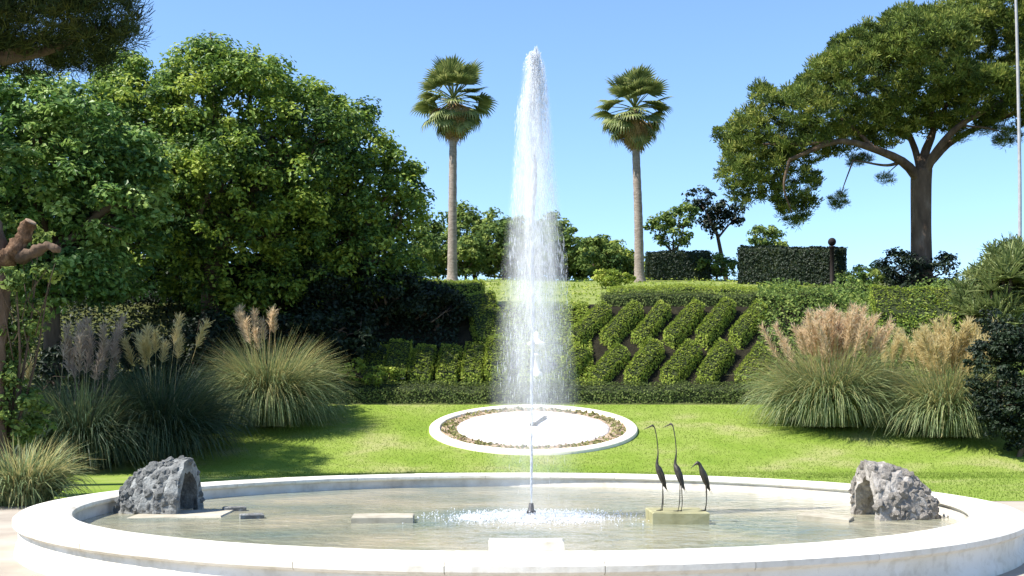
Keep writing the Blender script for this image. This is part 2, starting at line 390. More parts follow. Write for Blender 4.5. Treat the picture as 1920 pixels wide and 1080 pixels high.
lawn = sheet('lawn', lx, YS[(YS >= 20) & (YS <= 37.11)], .012, M['turf'])
tag(lawn, 'smooth sunny yellow-green lawn behind the basin', kind='structure')
pv = sheet('pavement', np.arange(-15, 15.1, 1.5), YS[(YS >= 0) & (YS <= 20.3)], .006, M['paving'])
tag(pv, 'pale beige pavement around the basin', kind='structure')

# ------------------------------------------------------------------ leaves
def leaf_quads(pos, nrm, size, aspect=.55, fold=.12):
    n = len(pos)
    t_ = unit(np.cross(nrm, randdir(n))); b_ = np.cross(nrm, t_)
    s = np.broadcast_to(size, (n,))[:, None]
    V = np.stack([pos - t_ * s * .5, pos + b_ * s * aspect * .5 + nrm * s * fold,
                  pos + t_ * s * .5, pos - b_ * s * aspect * .5 + nrm * s * fold], 1)
    return V.reshape(-1, 3), np.arange(4 * n).reshape(-1, 4)

def crown_geo(blobs, dens, clump_r, per, size, up=.5, shell=.35, inner=.25, squash=.75, aspect=.6, needle=False):
    """blobs: (cx,cy,cz,rx,ry,rz) ; clumps over their shells, leaves in each clump"""
    B = np.array(blobs, float); cs = []; tints = []
    for i, b in enumerate(B):
        area = 4 * math.pi * ((b[3] * b[4]) ** 1.6 / 3 + (b[3] * b[5]) ** 1.6 / 3 + (b[4] * b[5]) ** 1.6 / 3) ** (1 / 1.6)
        n = int(area * dens)
        d = randdir(n); rad = 1 - shell * R.random(n) ** 1.5
        ki = R.random(n) < inner; rad[ki] = R.random(ki.sum()) ** .4 * .8
        p = b[:3] + d * rad[:, None] * b[3:]
        keep = np.ones(n, bool)
        for j, o in enumerate(B):
            if j != i: keep &= (((p - o[:3]) / o[3:]) ** 2).sum(1) > .50
        cs.append(p[keep])
    C = np.concatenate(cs); m = len(C)
    per_i = per
    cr = clump_r * (.6 + .8 * R.random(m))
    ct = np.clip(R.normal(.5, .22, m), 0, 1)
    idx = np.repeat(np.arange(m), per_i); n = len(idx)
    d = randdir(n); d[:, 2] = np.abs(d[:, 2]) * np.where(R.random(n) < .78, 1, -1)
    off = d * (R.random(n) ** .45 * cr[idx])[:, None]; off[:, 2] *= squash
    pos = C[idx] + off
    tint = np.clip(ct[idx] + R.normal(0, .16, n), 0, 1)
    if needle:
        dirn = unit(d + .35 * randdir(n) + np.array([0, 0, .35]))
        L = size * (.7 + .6 * R.random(n)); w_ = L * aspect
        side = unit(np.cross(dirn, randdir(n)))
        V = np.stack([pos - dirn * L[:, None] * .5 - side * w_[:, None] * .5, pos - dirn * L[:, None] * .5 + side * w_[:, None] * .5,
                      pos + dirn * L[:, None] * .5 + side * w_[:, None] * .3, pos + dirn * L[:, None] * .5 - side * w_[:, None] * .3], 1).reshape(-1, 3)
        return V, np.arange(4 * n).reshape(-1, 4), tint, C
    nrm = unit(d * .8 + randdir(n) * .7 + np.array([0, 0, up]))
    V, Q = leaf_quads(pos, nrm, size * (.6 + .8 * R.random(n)), aspect)
    return V, Q, tint, C

def expand(blobs, k=6, f=.38):
    """adds smaller lobes on the upper and outer sides of each blob: an uneven outline"""
    out = list(blobs)
    for b in blobs:
        for d in randdir(k):
            d = np.array([d[0], d[1], abs(d[2]) * .9 - .15]); q = f * (.7 + .6 * R.random())
            out.append(tuple(np.array(b[:3]) + d * np.array(b[3:]) * .92) + (b[3] * q, b[4] * q, b[5] * q * .9))
    return out

def blob(px, py, Y, rx, ry, depth=None):
    p = at(px, py, Y); k = Y / F
    return (p[0], p[1], p[2], rx * k, (depth if depth else rx * k * .8), ry * k)

def limbs(g, base, fork, targets, r0, r1, jitter=.4, sides=9, tw=.6):
    add_tube(g, curve([base, (np.array(base) * .5 + np.array(fork) * .5) + R.normal(0, jitter * .25, 3) * [1, 1, 0], fork], 9),
             np.linspace(r0 * 1.18, r0 * .8, 9), sides)
    for t_ in targets:
        t_ = np.array(t_, float); f = np.array(fork, float)
        mid = f * .5 + t_ * .5 + R.normal(0, min(jitter, tw * .4), 3)
        add_tube(g, curve([f - (f - np.array(base)) * .06, mid, t_], 9), np.linspace(r0 * .62, r1, 9), 7)
        for k in range(3):
            s = f * (.5 - .12 * k) + t_ * (.5 + .12 * k); e = t_ + np.clip(R.normal(0, 1, 3), -1.2, 1.2) * tw * .6
            add_tube(g, curve([s, s * .5 + e * .5 + R.normal(0, .2, 3), e], 6), np.linspace(r1 * 1.3, r1 * .3, 6), 5)
    return g

def make_tree(name, label, base, fork, blobs, mat, bark, dens, clump_r, per, size, r0=.3, needle=False, group=None, cat='tree', lobed=False, **kw):
    e = empty(name, base); tag(e, label, cat, group)
    o = np.array(base, float)
    V, Q, T, C = crown_geo(expand(blobs) if lobed else blobs, dens, clump_r, per, size, needle=needle, **kw)
    link('crown', mesh('crown', V - o, Q, mat, False, T), e)
    g = Geo(); limbs(g, [0, 0, -.2], np.array(fork) - o, [np.array(b[:3]) - o for b in blobs], r0, r0 * .18, tw=float(np.median([min(b[3:]) for b in blobs])))
    g.obj('trunk', bark, e, True)
    return e

# ------------------------------------------------------------------ basin
BC = np.array([0.10, 15.4, 0.0]); RI, RO = 5.5, 6.05; WZ = .216; RT = .43
bas = empty('fountain_basin', BC); tag(bas, 'wide round white stone fountain basin with a broad rounded rim', 'fountain basin')
RIMP = np.array([(5.60, RT - .085), (RI - .02, RT - .08), (RI - .035, RT - .055), (RI - .03, RT - .02), (RI + .01, RT), (RI + .1, RT + .006), (RO - .1, RT + .004),
                 (RO + .0, RT - .012), (RO + .045, RT - .05), (RO + .045, RT - .10), (RO + .02, RT - .125), (5.9, RT - .13)])
def rim_stone_mesh(da, m=7):
    a = np.linspace(-da / 2, da / 2, m); k = len(RIMP)
    V = np.array([(r * math.cos(t_), r * math.sin(t_), z) for t_ in a for r, z in RIMP])
    Q = [(i * k + j, (i + 1) * k + j, (i + 1) * k + (j + 1) % k, i * k + (j + 1) % k) for i in range(m - 1) for j in range(k)]
    me = Geo().add(V, Q).add(np.zeros((0, 3)), np.array([list(range(k))[::1], [(m - 1) * k + j for j in range(k)][::-1]]) - len(V)).build('rim_stone', M['stone_white'])
    return me
NR = 30; rsm = rim_stone_mesh(2 * math.pi / NR - .0011)
for k in range(NR):
    o = link('rim_stone', rsm, bas); o.rotation_euler = (0, 0, (k + .5) * 2 * math.pi / NR); o.location = (0, 0, R.normal(0, .0012))
g = Geo(); lathe(g, [(RI + .02, RT - .09), (RI + .02, RT - .012), (RO - .02, RT - .022), (RO - .01, RT - .127)], 144); g.obj('mortar_bed', M['concrete'], bas, True)
g = Geo(); lathe(g, [(RO - .01, RT - .128), (RO - .02, .12), (RO + .01, .10), (RO + .03, .0)], 144)
g.obj('outer_wall', M['stone_white'], bas, True)
g = Geo(); lathe(g, [(.001, .055), (RI - .2, .05), (RI, .05), (RI, RT - .079)], 144)
g.obj('inner_wall', M['stone_wall'], bas, True)
g = Geo(); lathe(g, [(.001, 0)] + [(r, 0) for r in np.linspace(.5, RI - .002, 12)], 96)
wat = g.obj('water', M['water'], None, True); wat.location = (BC[0], BC[1], WZ); tag(wat, 'shallow rippled tan and grey-green water in the basin', kind='structure')

def block(name, c, sx, sy, sz, mat, rz=0, tilt=0, label=None, cat=None, bev=.012, rough=.006):
    g = Geo()
    V = []; 
    x, y, z = sx / 2, sy / 2, sz
    b = bev
    ring = [(-x, -y), (x, -y), (x, y), (-x, y)]
    def r_(k, zz): return [(px - math.copysign(k, px) + R.normal(0, rough), py - math.copysign(k, py) + R.normal(0, rough), zz + R.normal(0, rough * .5)) for px, py in ring]
    V = r_(0, 0) + r_(0, z - b) + r_(b, z)
    Fq = []
    for l in range(2):
        for i in range(4):
            j = (i + 1) % 4; Fq.append((l * 4 + i, l * 4 + j, l * 4 + 4 + j, l * 4 + 4 + i))
    Fq += [(8, 9, 10, 11), (3, 2, 1, 0)]
    o = Geo().add(V, Fq).obj(name, mat)
    o.location = [float(v) for v in c]; o.rotation_euler = (0, tilt, rz)
    return tag(o, label, cat)

fl = .06
def on_water(px, py, zz=WZ):     # where a picture position meets the water level
    Y = (CZ - zz) * F / (py - YH); return at(px, py, Y)
p = on_water(713, 982); block('stone_block', (p[0], p[1] + .3, fl), .76, .5, .235, M['concrete'], .06, 0, 'low pale concrete block lying in the water left of the jet', 'block')
p = on_water(1277, 984); HB = (p[0], p[1] + .38, fl)
block('stone_block', HB, .68, .7, .30, M['concrete_moss'], 0, 0, 'mossy concrete plinth in the water under the three bird figures', 'block')
p = on_water(1555, 978); block('stone_slab', (p[0], p[1] + .2, fl), .62, .34, .215, M['concrete'], -.5, .05, 'thin concrete slab tilting out of the water by the right grotto', 'slab')
p = on_water(440, 958); block('stone_slab', (p[0], p[1], fl), .30, .16, .215, M['lava'], .35, 0, 'small dark flat stone in the water, the one nearer the left grotto', 'stone')
p = on_water(472, 972); block('stone_slab', (p[0], p[1], fl), .30, .16, .215, M['lava'], .35, 0, 'small dark flat stone in the water, the one farther from the left grotto', 'stone')
p = on_water(1826, 972); block('drain_stone', (5.22, p[1] + .1, fl), .22, .2, .24, M['lava'], .2, 0, 'small blackish stone against the right end of the basin wall', 'stone')
block('rim_block', ((986 - CX) / F * 9.97, 9.97, RT + .003), .64, .16, .085, M['stone_white'], 0, 0, 'white rectangular block on the front rim of the basin', 'block')
p = on_water(300, 975); block('stone_slab', (-4.35, 15.55, fl), 1.25, 1.05, .175, M['concrete'], .1, 0, 'broad flat concrete pad in the water under the left grotto', 'slab', .03, .02)

# grottoes of lava stone: vaulted shells opening towards the jet
stone_meshes = []
iv, if_ = ico(1)
for k in range(7):
    v = iv * (1 + R.normal(0, .16, (len(iv), 1))) + R.normal(0, .05, iv.shape)
    stone_meshes.append([mesh('stone', v, if_, M[mm], False) for mm in ('lava', 'lava_brown')])
def grotto(name, c, length, half_w, height, rz, mi, label):
    """a vault along local x: closed rounded rear at -x, mouth at +x"""
    e = empty(name, c, rz); tag(e, label, 'grotto')
    # shell
    g = Geo(); nu, nv = 12, 16
    def surf(u, a, k):
        sx = -length * .5 + length * u
        s = max(1e-3, 1 - (1 - min(u, 1)) ** 2.4) ** .52 * (0.96 + .04 * u)
        return np.array([sx, -math.cos(a) * half_w * (.28 + .72 * s) * k, math.sin(a) * height * s * k])
    V = []; Fq = []
    for k in (1.0, .74):
        for i in range(nu + 1):
            for j in range(nv + 1):
                p = surf(max(i / nu, .03), math.pi * j / nv, k); V.append(p + R.normal(0, .012, 3))
    n1 = (nu + 1) * (nv + 1)
    for l in range(2):
        for i in range(nu):
            for j in range(nv):
                a = l * n1 + i * (nv + 1) + j; q = (a, a + 1, a + nv + 2, a + nv + 1)
                Fq.append(q if l == 0 else q[::-1])
    for j in range(nv):
        a = nu * (nv + 1) + j; Fq.append((a, a + 1, n1 + a + 1, n1 + a))
    for j in range(nv):
        a = j; Fq.append((a + 1, a, n1 + a, n1 + a + 1))
    g.add(np.array(V), Fq).obj('shell', M[('lava', 'lava_brown')[mi]], e, False)
    for i in range(13):
        m_ = 20 if i > 1 else 10
        for j in range(m_):
            u = .06 + .93 * (i + .7 * R.random()) / 12.8
            a = math.pi * (j + .5 + .5 * (i % 2) + .3 * R.normal()) / m_; a = min(max(a, .06), math.pi - .06)
            p = surf(min(u, .985), a, .935)
            o = link('stone', stone_meshes[int(R.integers(7))][mi], e)
            o.location = p; s = .026 + .05 * R.random() ** 1.7
            o.scale = (s * 1.25, s * (.8 + .4 * R.random()), s); o.rotation_euler = R.random(3) * 6.28
    return e
p = on_water(292, 950, .25)
grotto('stone_grotto', (-4.82, 15.95, .225), .98, .46, .72, math.radians(-7), 0, 'grey lava-stone grotto on the left side of the basin, mouth in shadow')
grotto('stone_grotto', (5.0, 15.2, .10), .95, .48, .84, math.radians(180 + 5), 1, 'brownish lava-stone grotto on the right side of the basin, dark mouth facing left')

# bird figures
def bird(px, py_foot, label, hgt=1.0, neck=True, rz=0, lean=0):
    Yp = HB[1] - .1 + R.normal(0, .05)
    x = (px - CX) / F * Yp
    e = empty('bird_statue', (x, Yp, fl + .301), rz); e.scale = (.92, .92, 1.12); tag(e, label, 'bird statue', 'three dark bird figures')
    h = hgt
    ctrl = [(.085, 0, .17), (.055, 0, .23), (.02, 0, .31), (-.02, 0, .39), (-.045, 0, .45)]
    if neck: ctrl += [(-.03, 0, .57), (-.045, 0, .72), (-.075, 0, .84), (-.105, 0, .87), (-.135, 0, .86), (-.22, 0, .83)]; rr = [.006, .026, .045, .042, .020, .007, .006, .007, .013, .008, .002]
    else: ctrl += [(-.065, 0, .49), (-.095, 0, .502), (-.125, 0, .49), (-.19, 0, .44)]; rr = [.006, .026, .045, .042, .026, .02, .022, .011, .002]
    P_ = curve(np.array(ctrl) * [1, 1, h] + [0, 0, .06], 34); rad = np.interp(np.linspace(0, len(rr) - 1, 34), range(len(rr)), rr)
    g = Geo(); add_tube(g, P_, rad, 10); g.obj('body', M['bronze'], e, True)
    for s in (-1, 1):
        g = Geo(); add_tube(g, curve([(.03, .018 * s, .36 * h), (.035 + .01 * s, .022 * s, .11), (.015 + .015 * s, .022 * s, .0)], 8), np.linspace(.008, .0045, 8), 6)
        add_tube(g, [(.025 + .015 * s, .022 * s, .005), (-.045 + .015 * s, .026 * s, .004)], [.006, .003], 5)
        g.obj('leg', M['bronze'], e, True)
    for s in (-1, 1):
        V = [(-.03, .040 * s, .40 * h), (.02, .052 * s, .35 * h), (.07, .036 * s, .21 * h), (.115, .018 * s, .13 * h), (.045, .046 * s, .24 * h), (-.012, .047 * s, .33 * h)]
        V = [(a, b * .9, c + .06) for a, b, c in V]; V2 = [(a, b + .006 * s, c) for a, b, c in V]
        Geo().add(V + V2, [(0, 1, 2, 5), (5, 2, 3, 4), (6, 11, 8, 7), (11, 10, 9, 8), (0, 6, 7, 1), (1, 7, 8, 2), (2, 8, 9, 3), (3, 9, 10, 4), (4, 10, 11, 5), (5, 11, 6, 0)]).obj('wing', M['bronze'], e)
    return e
bird(1238, 945, 'dark long-necked bird figure, leftmost of the three on the mossy plinth', 1.0, True, .1)
bird(1272, 945, 'dark long-necked bird figure, middle one of the three on the mossy plinth', 1.02, True, -.5)
bird(1320, 948, 'dark bird figure with its head tucked low, rightmost on the mossy plinth', .92, False, .25)

# nozzle and water
JX, JY = (996 - CX) / F * 15.1, 15.1
nz = empty('fountain_nozzle', (JX, JY, fl)); tag(nz, 'short dark metal fountain nozzle standing in the water under the jet', 'nozzle')
g = Geo(); lathe(g, [(.001, 0), (.11, 0), (.11, .05), (.06, .09), (.045, .2), (.06, .21), (.06, .24), (.04, .25), (.028, .34), (.022, .34), (.001, .30)], 20); g.obj('pipe', M['dark_metal'], nz, True)
g = Geo(); lathe(g, [(.045, .165), (.085, .165), (.09, .175), (.085, .19), (.045, .19)], 20); g.obj('collar', M['dark_metal'], nz, True)

def droplets(g, P_, D_, L_, W_):
    """spindle drops: position, direction, length, width"""
    n = len(P_); D_ = unit(D_); u = unit(np.cross(D_, randdir(n))); v = np.cross(D_, u)
    L_ = L_[:, None]; W_ = W_[:, None]
    V = np.stack([P_ - D_ * L_ * .5, P_ + u * W_, P_ + v * W_, P_ - u * W_, P_ - v * W_, P_ + D_ * L_ * .5], 1).reshape(-1, 3)
    b = np.arange(n)[:, None] * 6
    T = np.concatenate([b + np.array(t_) for t_ in ((0, 2, 1), (0, 3, 2), (0, 4, 3), (0, 1, 4), (5, 1, 2), (5, 2, 3), (5, 3, 4), (5, 4, 1))])
    g.add(V, T)
ZT = CZ + (YH - 92) / F * JY            # top of the jet
def build_jet():
    g = Geo(); j0 = np.array([JX, JY, 0])
    # rising core: a thin continuous cord, then breaking into drops
    n = 5200
    z = fl + .36 + (ZT - .5) * R.random(n) ** 1.0; f = np.clip((z - .4) / (ZT - .4), 0, 1)
    keep_ = R.random(n) < .55 + .45 * np.sin(z * 7.3 + 2 * np.sin(z * 2.1)); z = z[keep_]; f = f[keep_]; n = len(z)
    rr = (.012 + .034 * f ** 1.1) * np.sqrt(R.random(n)); a = R.random(n) * 6.283
    P_ = np.stack([JX + .035 * f + f * (.014 * np.sin(z * 3.1) + .008 * np.sin(z * 8.7)) + rr * np.cos(a), JY + rr * np.sin(a), z], 1)
    droplets(g, P_, np.tile([[0, 0, 1.0]], (n, 1)) + R.normal(0, .02, (n, 3)), .06 + .10 * R.random(n), .0025 + .003 * R.random(n))
    # falling curtain: parabolic paths from the top
    zk = np.array([0.25, 1.0, 1.65, 2.4, 3.2, 4.1, 4.7, 5.3, 5.75, 6.0, ZT])
    rk = np.array([.70, .66, .60, .54, .48, .36, .31, .27, .19, .13, .03])
    dk = np.array([.0, .012, .05, .13, .20, .24, .34, .55, .75, .5, .12])
    n = 85000
    z = fl + .2 + (ZT - .25) * R.random(n)
    dens = np.interp(z, zk, dk)
    z = z[R.random(n) < dens]; n = len(z)
    a = R.random(n) * 6.283
    streak = .75 + .25 * np.sin(a * 5 + 1.3) * np.sin(a * 3 + .4)
    rr = np.interp(z, zk, rk) * (.12 + .88 * R.random(n) ** .62) * streak
    ctr = JX + .03 + .10 * np.interp(z, [0, 3, 5.5, ZT], [.5, 0.25, .0, 0.2])
    P_ = np.stack([ctr + rr * np.cos(a), JY + rr * np.sin(a) * .9, z], 1)
    cl = np.sin(a * 3 + z * 2.7 + 1.1 * np.sin(z * 1.9)) + np.sin(z * 6.1 + a * 2) * .7 + .6 * np.sin(rr * 21 + z * 3.3)     # falling water comes in bunches
    kp = R.random(n) < np.clip(.42 + .42 * cl, .06, 1); P_ = P_[kp]; a = a[kp]; n = len(a)
    P_[:, 0] += .05 * np.maximum(0, 4.2 - P_[:, 2]) / 4.2 + .02 * np.sin(P_[:, 2] * 2.2)
    D_ = np.stack([np.cos(a) * .06, np.sin(a) * .06, -np.ones(n)], 1) + R.normal(0, .03, (n, 3))
    sc_ = .7 + .6 * R.random(n)
    droplets(g, P_, D_, (.04 + .08 * R.random(n)) * sc_, (.0009 + .0012 * R.random(n)) * sc_)
    # ragged head where the rising water breaks up
    n = 800
    P_ = np.stack([JX + .035 + R.normal(0, .038, n), JY + R.normal(0, .038, n), ZT - .05 - np.abs(R.normal(0, .28, n))], 1)
    P_[:, 0] += .02 * np.sin(P_[:, 2] * 9)
    droplets(g, P_, randdir(n) * [.5, .5, 1], .02 + .03 * R.random(n), .003 + .004 * R.random(n))
    jet = g.obj('water_jet', M['spray'], None)
    g2 = Geo(); prof = [(.001, .25), (.6, .26)] + [(r * 1.12 + .02, z) for z, r in zip(zk[1:-1], rk[1:-1])] + [(.06, ZT - .04), (.001, ZT)]
    lathe(g2, prof, 32, (JX + .04, JY, 0)); o = g2.obj('mist', M['mist'], jet, True); o['kind'] = 'stuff'
    return tag(jet, 'tall white jet of water falling back in a soft spray', 'fountain jet', kind='stuff')
build_jet()
def build_splash():
    g = Geo(); n = 3800
    a = R.random(n) * 6.283; rr = np.abs(R.normal(0, .42, n)) + .08
    z = WZ + .005 + np.abs(R.normal(0, .035, n)) * np.exp(-rr)
    P_ = np.stack([JX + rr * np.cos(a) * 1.25, JY + rr * np.sin(a), z], 1)
    droplets(g, P_, randdir(n) + [0, 0, 1], .012 + .03 * R.random(n), .004 + .006 * R.random(n))
    n = 2600; a = R.random(n) * 6.283; rr = np.sqrt(R.random(n)) * .75
    P_ = np.stack([JX + rr * np.cos(a) * 1.3 + .03, JY + rr * np.sin(a), np.full(n, WZ + .004)], 1)
    keep = (np.sin(P_[:, 0] * 9) + np.sin(P_[:, 1] * 13 + P_[:, 0] * 4)) > .1
    P_ = P_[keep]; n = len(P_)
    droplets(g, P_, randdir(n) * [1, 1, .15], .03 + .04 * R.random(n), .006 + .008 * R.random(n))
    return tag(g.obj('water_splash', M['spray'], None), 'white splash and foam on the water around the nozzle', 'splash', kind='stuff')
build_splash()

# ------------------------------------------------------------------ round bed on the lawn slope
slope = (1.66 - .18) / (37.1 - 30.2)
def on_slope(px, py):
    k = (YH - py) / F   # z = CZ + kY = .18 + slope (Y-30.2)
    Y = (CZ - .18 + slope * 30.2) / (slope - k); return at(px, py, Y)
bc = on_slope(1000, 806)
bc[2] = ground_z(0, bc[1]) + .014
bed = empty('round_flower_bed', bc); bed.rotation_euler = (math.atan(slope), 0, 0); tag(bed, 'round flower bed with white kerb ring and white gravel centre on the lawn', 'flower bed')
g = Geo(); lathe(g, [(2.66, -.1), (2.66, .07), (2.69, .10), (2.93, .10), (2.97, .07), (2.97, -.1)], 96); g.obj('kerb', M['kerb'], bed, True)
g = Geo(); lathe(g, [(2.17, .05), (2.35, .055), (2.665, .03)], 72); g.obj('soil_ring', M['soil'], bed, True)
g = Geo(); lathe(g, [(.001, .11), (.8, .105), (1.5, .09), (2.12, .07), (2.18, .05), (2.19, -.05)], 72); g.obj('gravel_centre', M['gravel'], bed, True)
n = 700; a = R.random(n) * 6.283; rr = 2.22 + .40 * R.random(n)
pos = np.stack([rr * np.cos(a), rr * np.sin(a), .05 + .04 * R.random(n)], 1)
V, Q = leaf_quads(pos, unit(randdir(n) + [0, 0, 1]), .10 + .08 * R.random(n)); o = link('bedding_plants', mesh('bedding_plants', V, Q, M['bedplant'], False, np.clip(R.normal(.5, .2, n), 0, 1)), bed); o['kind'] = 'stuff'
Geo().add([(-.03, 0, .12), (.05, -.05, .12), (.42, 1.0, .13), (.34, 1.06, .13), (-.03, 0, .16), (.05, -.05, .16), (.42, 1.0, .165), (.34, 1.06, .165)],
          [(0, 3, 2, 1), (4, 5, 6, 7), (0, 1, 5, 4), (1, 2, 6, 5), (2, 3, 7, 6), (3, 0, 4, 7)]).obj('clock_hand', M['dark_metal'], bed)
g = Geo(); lathe(g, [(.001, .10), (.10, .10), (.10, .17), (.07, .2), (.001, .205)], 20); g.obj('hub', M['dark_metal'], bed, True)

# ------------------------------------------------------------------ hedges
def gz(x, y): return float(ground_z(x, y))
def leaf_shell(g, pts, nrm, size):
    n = len(pts)
    V, Q = leaf_quads(pts + nrm * R.normal(.01, .03, n)[:, None], unit(nrm + randdir(n) * .5), size * (.6 + .8 * R.random(n)), .7)
    g.add(V, Q, np.clip(R.normal(.5, .2, n), 0, 1))

def hedge_geo(path, width, height, dens=420, size=.075, lump=.05, base=0.1, zfun=ground_z, o=(0, 0, 0)):
    """clipped hedge along a ground path (list of x,y); returns leaves, heart"""
    p = curve([(a, b, 0) for a, b in path], max(2, len(path) * 6)) if len(path) > 2 else np.array([(path[0][0], path[0][1], 0), (path[1][0], path[1][1], 0)], float)
    if len(path) == 2: p = p[0] + (p[1] - p[0]) * np.linspace(0, 1, 9)[:, None]
    seg = np.linalg.norm(np.diff(p, axis=0), axis=1); L = seg.sum(); cum = np.concatenate([[0], np.cumsum(seg)])
    def sample(s):
        return np.stack([np.interp(s, cum, p[:, 0]), np.interp(s, cum, p[:, 1])], 1)
    def direc(s):
        d = sample(np.clip(s + .05, 0, L)) - sample(np.clip(s - .05, 0, L)); return unit(d)
    hw = width / 2; leaves = Geo()
    ph = R.random(3) * 6
    bump = lambda s: lump * (np.sin(s * 3.1 + ph[0]) * .5 + np.sin(s * 7.3 + ph[1]) * .3 + np.sin(s * 1.3 + ph[2]) * .5)
    def put(n, kind):
        s = R.random(n) * L; d = direc(s); c = sample(s); nr = np.stack([d[:, 1], -d[:, 0]], 1)   # right-hand normal
        if kind == 'top':
            q = (R.random(n) * 2 - 1) * hw; P2 = c + nr * q[:, None]; z = zfun(c[:, 0] + nr[:, 0] * q, c[:, 1] + nr[:, 1] * q) + height + bump(s) - .25 * height * (np.abs(q) / hw) ** 6
            nn = np.tile([[0, 0, 1.0]], (n, 1))
        else:
            sg = 1 if kind == 'r' else -1; h = R.random(n) * height; b = hw + bump(s + 3) * .6 - .04 * (h / height) ** 8
            P2 = c + nr * (sg * b)[:, None]; z = zfun(P2[:, 0], P2[:, 1]) + h * (1 + bump(s) / height)
            nn = np.concatenate([nr * sg, np.full((n, 1), .15)], 1)
        leaf_shell(leaves, np.column_stack([P2, z]) - o, nn, size)
    put(int(L * width * dens), 'top'); put(int(L * height * dens), 'r'); put(int(L * height * dens), 'l')
    for s0, sg in ((0, -1), (L, 1)):
        n = int(width * height * dens); s = np.full(n, s0); d = direc(s); c = sample(s); nr = np.stack([d[:, 1], -d[:, 0]], 1)
        q = (R.random(n) * 2 - 1) * hw; P2 = c + nr * q[:, None] + d * sg * .02; h = R.random(n) * height
        leaf_shell(leaves, np.column_stack([P2, zfun(P2[:, 0], P2[:, 1]) + h]) - o, np.concatenate([d * sg, np.zeros((n, 1))], 1), size)
    # heart
    heart = Geo(); ss = np.linspace(.04, L - .04, max(4, int(L / .35) + 2)); c = sample(ss); d = direc(ss); nr = np.stack([d[:, 1], -d[:, 0]], 1)
    prof = [(-hw + .05, -.05), (-hw + .05, height - .09), (-hw + .12, height - .05), (hw - .12, height - .05), (hw - .05, height - .09), (hw - .05, -.05)]
    V = []
    for i in range(len(ss)):
        for q, h in prof:
            P2 = c[i] + nr[i] * q; V.append((P2[0], P2[1], float(zfun(P2[0], P2[1])) + h + (bump(ss[i]) if h > 0 else 0)))
    k = len(prof); Q = [(i * k + j, i * k + (j + 1) % k, (i + 1) * k + (j + 1) % k, (i + 1) * k + j) for i in range(len(ss) - 1) for j in range(k)]
    heart.add(np.array(V) - o, Q); n0 = 0
    Fend = np.array([[0, 1, 2, 3, 4, 5][::-1], [(len(ss) - 1) * k + j for j in range(6)]])
    heart.add(np.zeros((0, 3)), Fend - heart.n)
    return leaves, heart

def hedge(name, label, path, width, height, mat='leaf_hedge', group=None, meshes=None, dx=0, **kw):
    x0, y0 = path[0]; base = np.array([x0, y0, float(ground_z(x0, y0))])
    e = empty(name, base + [dx, 0, 0]); tag(e, label, 'hedge', group)
    if meshes is None:
        lv, ht = hedge_geo(path, width, height, o=base, **kw)
        meshes = (lv.build('foliage', M[mat]), ht.build('branches', M['heart']))
    link('foliage', meshes[0], e); link('branches', meshes[1], e)
    return e, meshes

def X(px, Y): return (px - CX) / F * Y
pb_ = sheet('shade_bed', XS[(XS >= -8) & (XS <= 11)], YS[(YS >= 37.5) & (YS <= 41.9)], .012, M['shade_soil']); tag(pb_, 'bank soil with the shade between the hedge strips painted into its colour', kind='structure')  # sheet painted dark so the gaps between strips look shaded
hedge('border_hedge', 'long low clipped hedge along the top edge of the lawn', [(X(600, 37.4), 37.45), (X(1470, 37.4), 37.45)], .5, .42, 'leaf_border', dens=520, size=.06)
ordn = ['first', 'second', 'third', 'fourth', 'fifth', 'sixth', 'seventh', 'eighth']
# diagonal strips on the right slope: two rows
ms = None
for k, px in enumerate([1078, 1136, 1194, 1252, 1312, 1374]):
    path = [(X(1095, 39.6), 39.62), (X(1095, 39.6) + 1.2 + R.normal(0, .04), 41.0 + R.normal(0, .07))]
    hedge('hedge_strip', 'slanting clipped hedge strip on the right slope, upper row, %s from the jet' % ordn[k], path, .47 + R.normal(0, .015), .44 + R.normal(0, .03), 'leaf_hedge', 'slanting hedge strips on the right slope', None, X(px, 40.4) - X(1095, 40.4), dens=700, size=.065, lump=.04)
ms = None
for k, px in enumerate([1050, 1116, 1183, 1250, 1318, 1388]):
    path = [(X(1062, 38), 37.95), (X(1062, 38) + .92 + R.normal(0, .04), 39.2 + R.normal(0, .07))]
    hedge('hedge_strip', 'slanting clipped hedge strip on the right slope, lower row, %s from the jet' % ordn[k], path, .55 + R.normal(0, .015), .44 + R.normal(0, .03), 'leaf_hedge', 'slanting hedge strips on the right slope', None, X(px, 38.5) - X(1062, 38.5), dens=700, size=.065, lump=.04)
ms = None
for k, px in enumerate([930, 885, 838, 790, 742, 700]):
    path = [(X(930, 38), 37.95), (X(930, 38) + .10, 39.1)]
    hedge('hedge_strip', 'upright clipped hedge strip on the left slope, %s from the jet' % ordn[k], path, .64 + R.normal(0, .06), .58 + R.normal(0, .10), 'leaf_hedge', 'hedge strips on the left slope', None, X(px, 38.5) - X(930, 38.5), dens=700, size=.065, lump=.06)
hedge('sloping_hedge', 'sunlit clipped hedge running up the slope left of the jet', [(X(925, 39.4), 39.4), (X(900, 41.2), 41.3)], 1.0, .6, 'leaf_hedge', dens=480, size=.07)
hedge('terrace_hedge', 'long clipped hedge along the terrace above the right slope', [(X(1130, 41.9), 41.95), (X(1560, 41.9), 41.95)], .7, .42, 'leaf_border', dens=520, size=.06)  # darker leaf colour stands in for shade on the front face
hedge('terrace_hedge', 'broad low sunlit hedge on the bank below the right palm', [(X(1150, 47), 47.0), (X(1330, 47), 47.3), (X(1500, 47), 46.2)], 2.2, .34, 'leaf_hedge', dens=330, size=.07, lump=.06)
hedge('terrace_hedge', 'short clipped hedge around the foot of the left palm', [(X(772, 44), 44.0), (X(905, 44), 44.0)], 1.6, .72, 'leaf_hedge', dens=420, size=.07)
